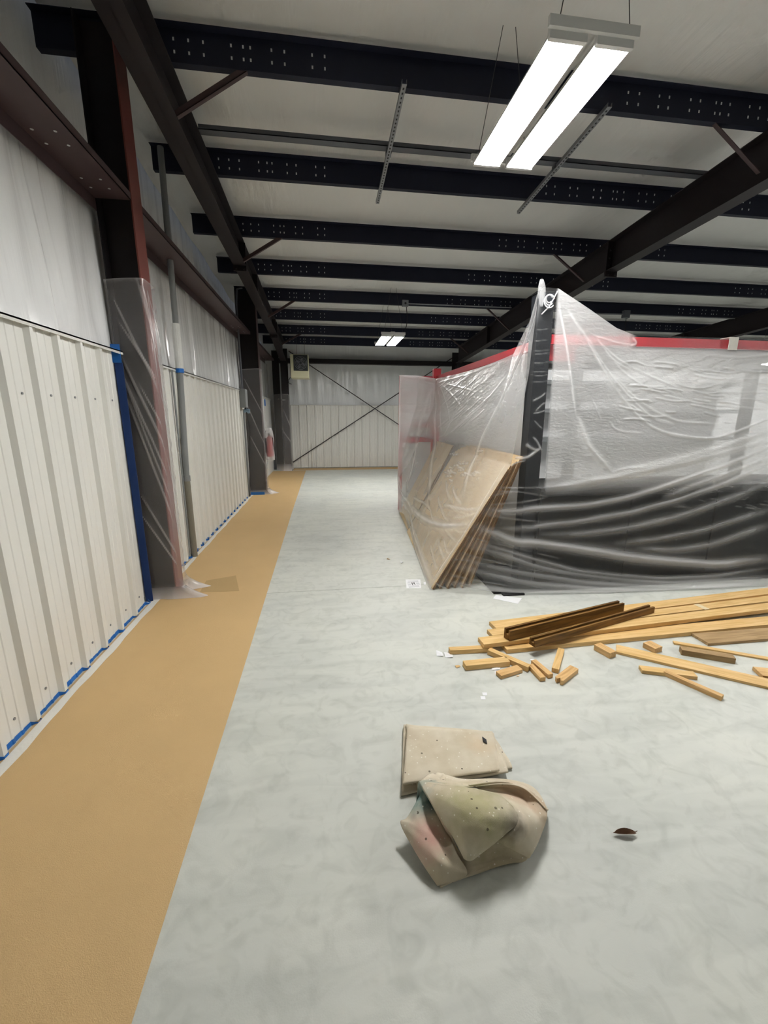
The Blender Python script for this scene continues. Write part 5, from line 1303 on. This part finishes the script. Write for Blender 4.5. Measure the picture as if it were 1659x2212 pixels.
M['canvas_flat'] = canvas('flat_canvas', [(-0.18, 0.12, 0.08, 0.08, srgb(186, 172, 150), 0.6), (0.2, 0.0, 0.08, 0.1, srgb(208, 186, 156), 0.6)])

# folded cloth: doubled layers with rounded folded front and a slipped lower layer
fc = thing('folded_drop_cloth', 'folded flat canvas drop cloth behind the crumpled one', 'drop cloth', (0.62, 1.93, 0))
def layer(quad, z0, th, nm, seed, roll):
    """flat cloth layer: quad corners (fl, fr, nr, nl); front edge rolled over; slightly wavy"""
    n, m = 40, 30; r = np.random.RandomState(seed)
    U, V = np.meshgrid(np.linspace(0, 1, n), np.linspace(0, 1, m), indexing='ij')
    q = np.array(quad, float)
    XY = ((1 - U) * (1 - V))[..., None] * q[0] + (U * (1 - V))[..., None] * q[1] + (U * V)[..., None] * q[2] + ((1 - U) * V)[..., None] * q[3]
    wz = 0.004 * smooth_noise(U, V, seed, 7, 7, 2)
    XY[..., 0] += 0.004 * smooth_noise(V, U, seed + 1, 6, 3, 2) ; XY[..., 1] += 0.004 * smooth_noise(U, V, seed + 2, 6, 3, 2)
    top = np.concatenate([XY, (z0 + th + wz - 0.25 * th * (np.clip((V - .85) / .15, 0, 1) ** 2 + np.clip((.06 - V) / .06, 0, 1) ** 2))[..., None]], -1)
    bot = np.concatenate([XY, np.full(U.shape + (1,), z0)], -1)
    mid = XY[:, -1] + (q[3] - q[0]) / np.linalg.norm(q[3] - q[0]) * th * 0.35 * roll
    ring = np.concatenate([mid, (z0 + th * 0.5 + wz[:, -1] * 0.5)[:, None]], -1)
    A = np.concatenate([top, ring[:, None, :], bot[:, ::-1]], axis=1)
    mb = MB().grid(A)
    k = A.shape[1]
    for i in (0, n - 1):
        ids = [i * k + j for j in range(k)]
        for j in range(k // 2):
            a, b_, c_, d_ = ids[j], ids[j + 1], ids[k - 2 - j], ids[k - 1 - j]
            if len({a, b_, c_, d_}) == 4:
                mb.f.append((a, b_, c_, d_) if i else (d_, c_, b_, a))
            elif len({a, b_, c_, d_}) == 3 and b_ == c_:
                mb.f.append((a, b_, d_))
    return mb.build(nm, M['canvas_flat'], fc, smooth=True)
layer([(-0.185, 0.27), (0.33, 0.14), (0.345, -0.12), (-0.285, -0.205)], 0.001, 0.026, 'lower_layer', 4, 1)
layer([(-0.175, 0.245), (0.325, 0.115), (0.30, -0.17), (-0.20, -0.205)], 0.029, 0.02, 'middle_layer', 5, 1)
layer([(-0.175, 0.20), (0.318, 0.075), (0.245, -0.175), (-0.275, -0.185)], 0.051, 0.022, 'upper_layer', 6, 1)
tr_ = MB().prism([(0.235, 0.045, 0), (0.25, 0.02, 0), (0.243, -0.01, 0), (0.228, 0.01, 0)], (0, 0, 0.0745), (0, 0, 0.079)).build('tear', M['slot'], fc)
for c0 in ((0.02, -0.195), (0.06, -0.197), (0.16, -0.19)):
    MB().tube([(c0[0], c0[1] - 0.012, 0.036), (c0[0] + 0.004, c0[1] - 0.016, 0.045)], 0.005, 6).build('paint_spot', M['slot'], fc)

# crumpled cloth: stiff flaps folded over each other, each a smooth patch through measured points
CLOTH = {
    'left': [[(0.412,1.604,0.150),(0.436,1.583,0.150),(0.464,1.561,0.130)],[(0.326,1.525,0.100),(0.389,1.476,0.120),(0.491,1.455,0.090)],[(0.293,1.508,0.085),(0.393,1.405,0.110),(0.505,1.362,0.070)],[(0.344,1.388,0.050),(0.413,1.325,0.085),(0.532,1.301,0.050)],[(0.405,1.286,0.012),(0.463,1.286,0.020),(0.525,1.301,0.022)]],
    'mid': [[(0.403,1.638,0.170),(0.515,1.555,0.220),(0.633,1.485,0.250),(0.724,1.442,0.250),(0.764,1.395,0.235)],[(0.422,1.530,0.190),(0.512,1.441,0.240),(0.605,1.383,0.265),(0.700,1.362,0.250),(0.768,1.347,0.210)],[(0.447,1.437,0.180),(0.521,1.371,0.220),(0.586,1.328,0.235),(0.656,1.325,0.215),(0.714,1.329,0.185)],[(0.492,1.375,0.140),(0.530,1.331,0.170),(0.573,1.311,0.175),(0.617,1.309,0.165),(0.653,1.318,0.150)],[(0.524,1.314,0.100),(0.531,1.306,0.100),(0.540,1.301,0.100),(0.550,1.301,0.100),(0.568,1.308,0.100)]],
    'right': [[(0.609,1.525,0.235),(0.776,1.557,0.200),(0.891,1.549,0.160),(0.950,1.497,0.140),(0.962,1.449,0.130)],[(0.677,1.534,0.190),(0.811,1.549,0.140),(0.882,1.523,0.120),(0.905,1.450,0.140),(0.944,1.419,0.115)],[(0.757,1.425,0.220),(0.795,1.416,0.200),(0.833,1.397,0.185),(0.876,1.382,0.145),(0.914,1.392,0.090)],[(0.765,1.356,0.205),(0.770,1.333,0.200),(0.796,1.328,0.165),(0.833,1.332,0.115),(0.854,1.337,0.075)],[(0.665,1.327,0.145),(0.698,1.315,0.130),(0.738,1.309,0.105),(0.781,1.308,0.075),(0.806,1.308,0.055)]],
    'lower': [[(0.484,1.501,0.050),(0.535,1.360,0.060),(0.675,1.346,0.120),(0.807,1.312,0.055)],[(0.485,1.380,0.030),(0.542,1.326,0.030),(0.680,1.334,0.060),(0.804,1.313,0.050)],[(0.414,1.283,0.010),(0.533,1.299,0.016),(0.675,1.316,0.022),(0.796,1.316,0.035)],[(0.474,1.320,0.004),(0.557,1.325,0.004),(0.691,1.337,0.004),(0.795,1.334,0.004)]],
    'back': [[(0.540,1.817,0.030),(0.570,1.783,0.050),(0.656,1.723,0.060),(0.850,1.707,0.050),(0.992,1.636,0.050),(1.019,1.527,0.030)],[(0.475,1.734,0.100),(0.530,1.677,0.130),(0.639,1.645,0.130),(0.815,1.636,0.120),(0.944,1.597,0.100),(0.991,1.485,0.080)],[(0.402,1.631,0.172),(0.508,1.547,0.222),(0.612,1.515,0.235),(0.774,1.542,0.200),(0.886,1.530,0.170),(0.957,1.441,0.135)]],
    'pocket': [[(0.403,1.638,0.170),(0.424,1.539,0.180),(0.452,1.454,0.160),(0.497,1.391,0.120)],[(0.401,1.646,0.130),(0.443,1.580,0.100),(0.481,1.495,0.070),(0.518,1.400,0.050)],[(0.382,1.588,0.100),(0.443,1.556,0.060),(0.488,1.476,0.040),(0.541,1.373,0.030)]],
    'tab': [[(0.542,1.823,0.030),(0.577,1.821,0.030),(0.582,1.789,0.040)],[(0.475,1.623,0.170),(0.498,1.595,0.190),(0.523,1.579,0.200)]],
}

def catmull(P, k):
    """resample the rows of P (n, m, 3) along the first axis, k steps per span"""
    n = len(P); out = []
    for i in range(n - 1):
        a, b, c, d = P[max(i - 1, 0)], P[i], P[i + 1], P[min(i + 2, n - 1)]
        for j in range(k + (i == n - 2)):
            t = j / k
            out.append(0.5 * (2 * b + (c - a) * t + (2 * a - 5 * b + 4 * c - d) * t * t + (3 * b - a - 3 * c + d) * t ** 3))
    return np.array(out)
mb = MB()
for i, (k, g) in enumerate(CLOTH.items()):
    G = catmull(np.array(g), 12); G = catmull(G.transpose(1, 0, 2), 12).transpose(1, 0, 2)
    n, m = G.shape[:2]
    U, V = np.meshgrid(np.linspace(0, 1, n), np.linspace(0, 1, m), indexing='ij')
    amp = np.clip(np.minimum(np.minimum(U, 1 - U), np.minimum(V, 1 - V)) * 8, 0.15, 1)
    G[..., 2] += amp * (0.007 * smooth_noise(U, V, 50 + i, 7, 7, 3) + 0.006 * (0.35 - np.abs(smooth_noise(U, V, 90 + i, 8, 13, 1))))
    G[..., 0] += 0.004 * smooth_noise(V, U, 70 + i, 6, 6, 2)
    G[..., 2] = np.maximum(G[..., 2], 0.004)
    mb.grid(G)
cc = mb.build('crumpled_drop_cloth', M['canvas'], smooth=True, solid=0.004)
tag(cc, 'crumpled paint-stained canvas drop cloth in the open foreground', 'drop cloth')
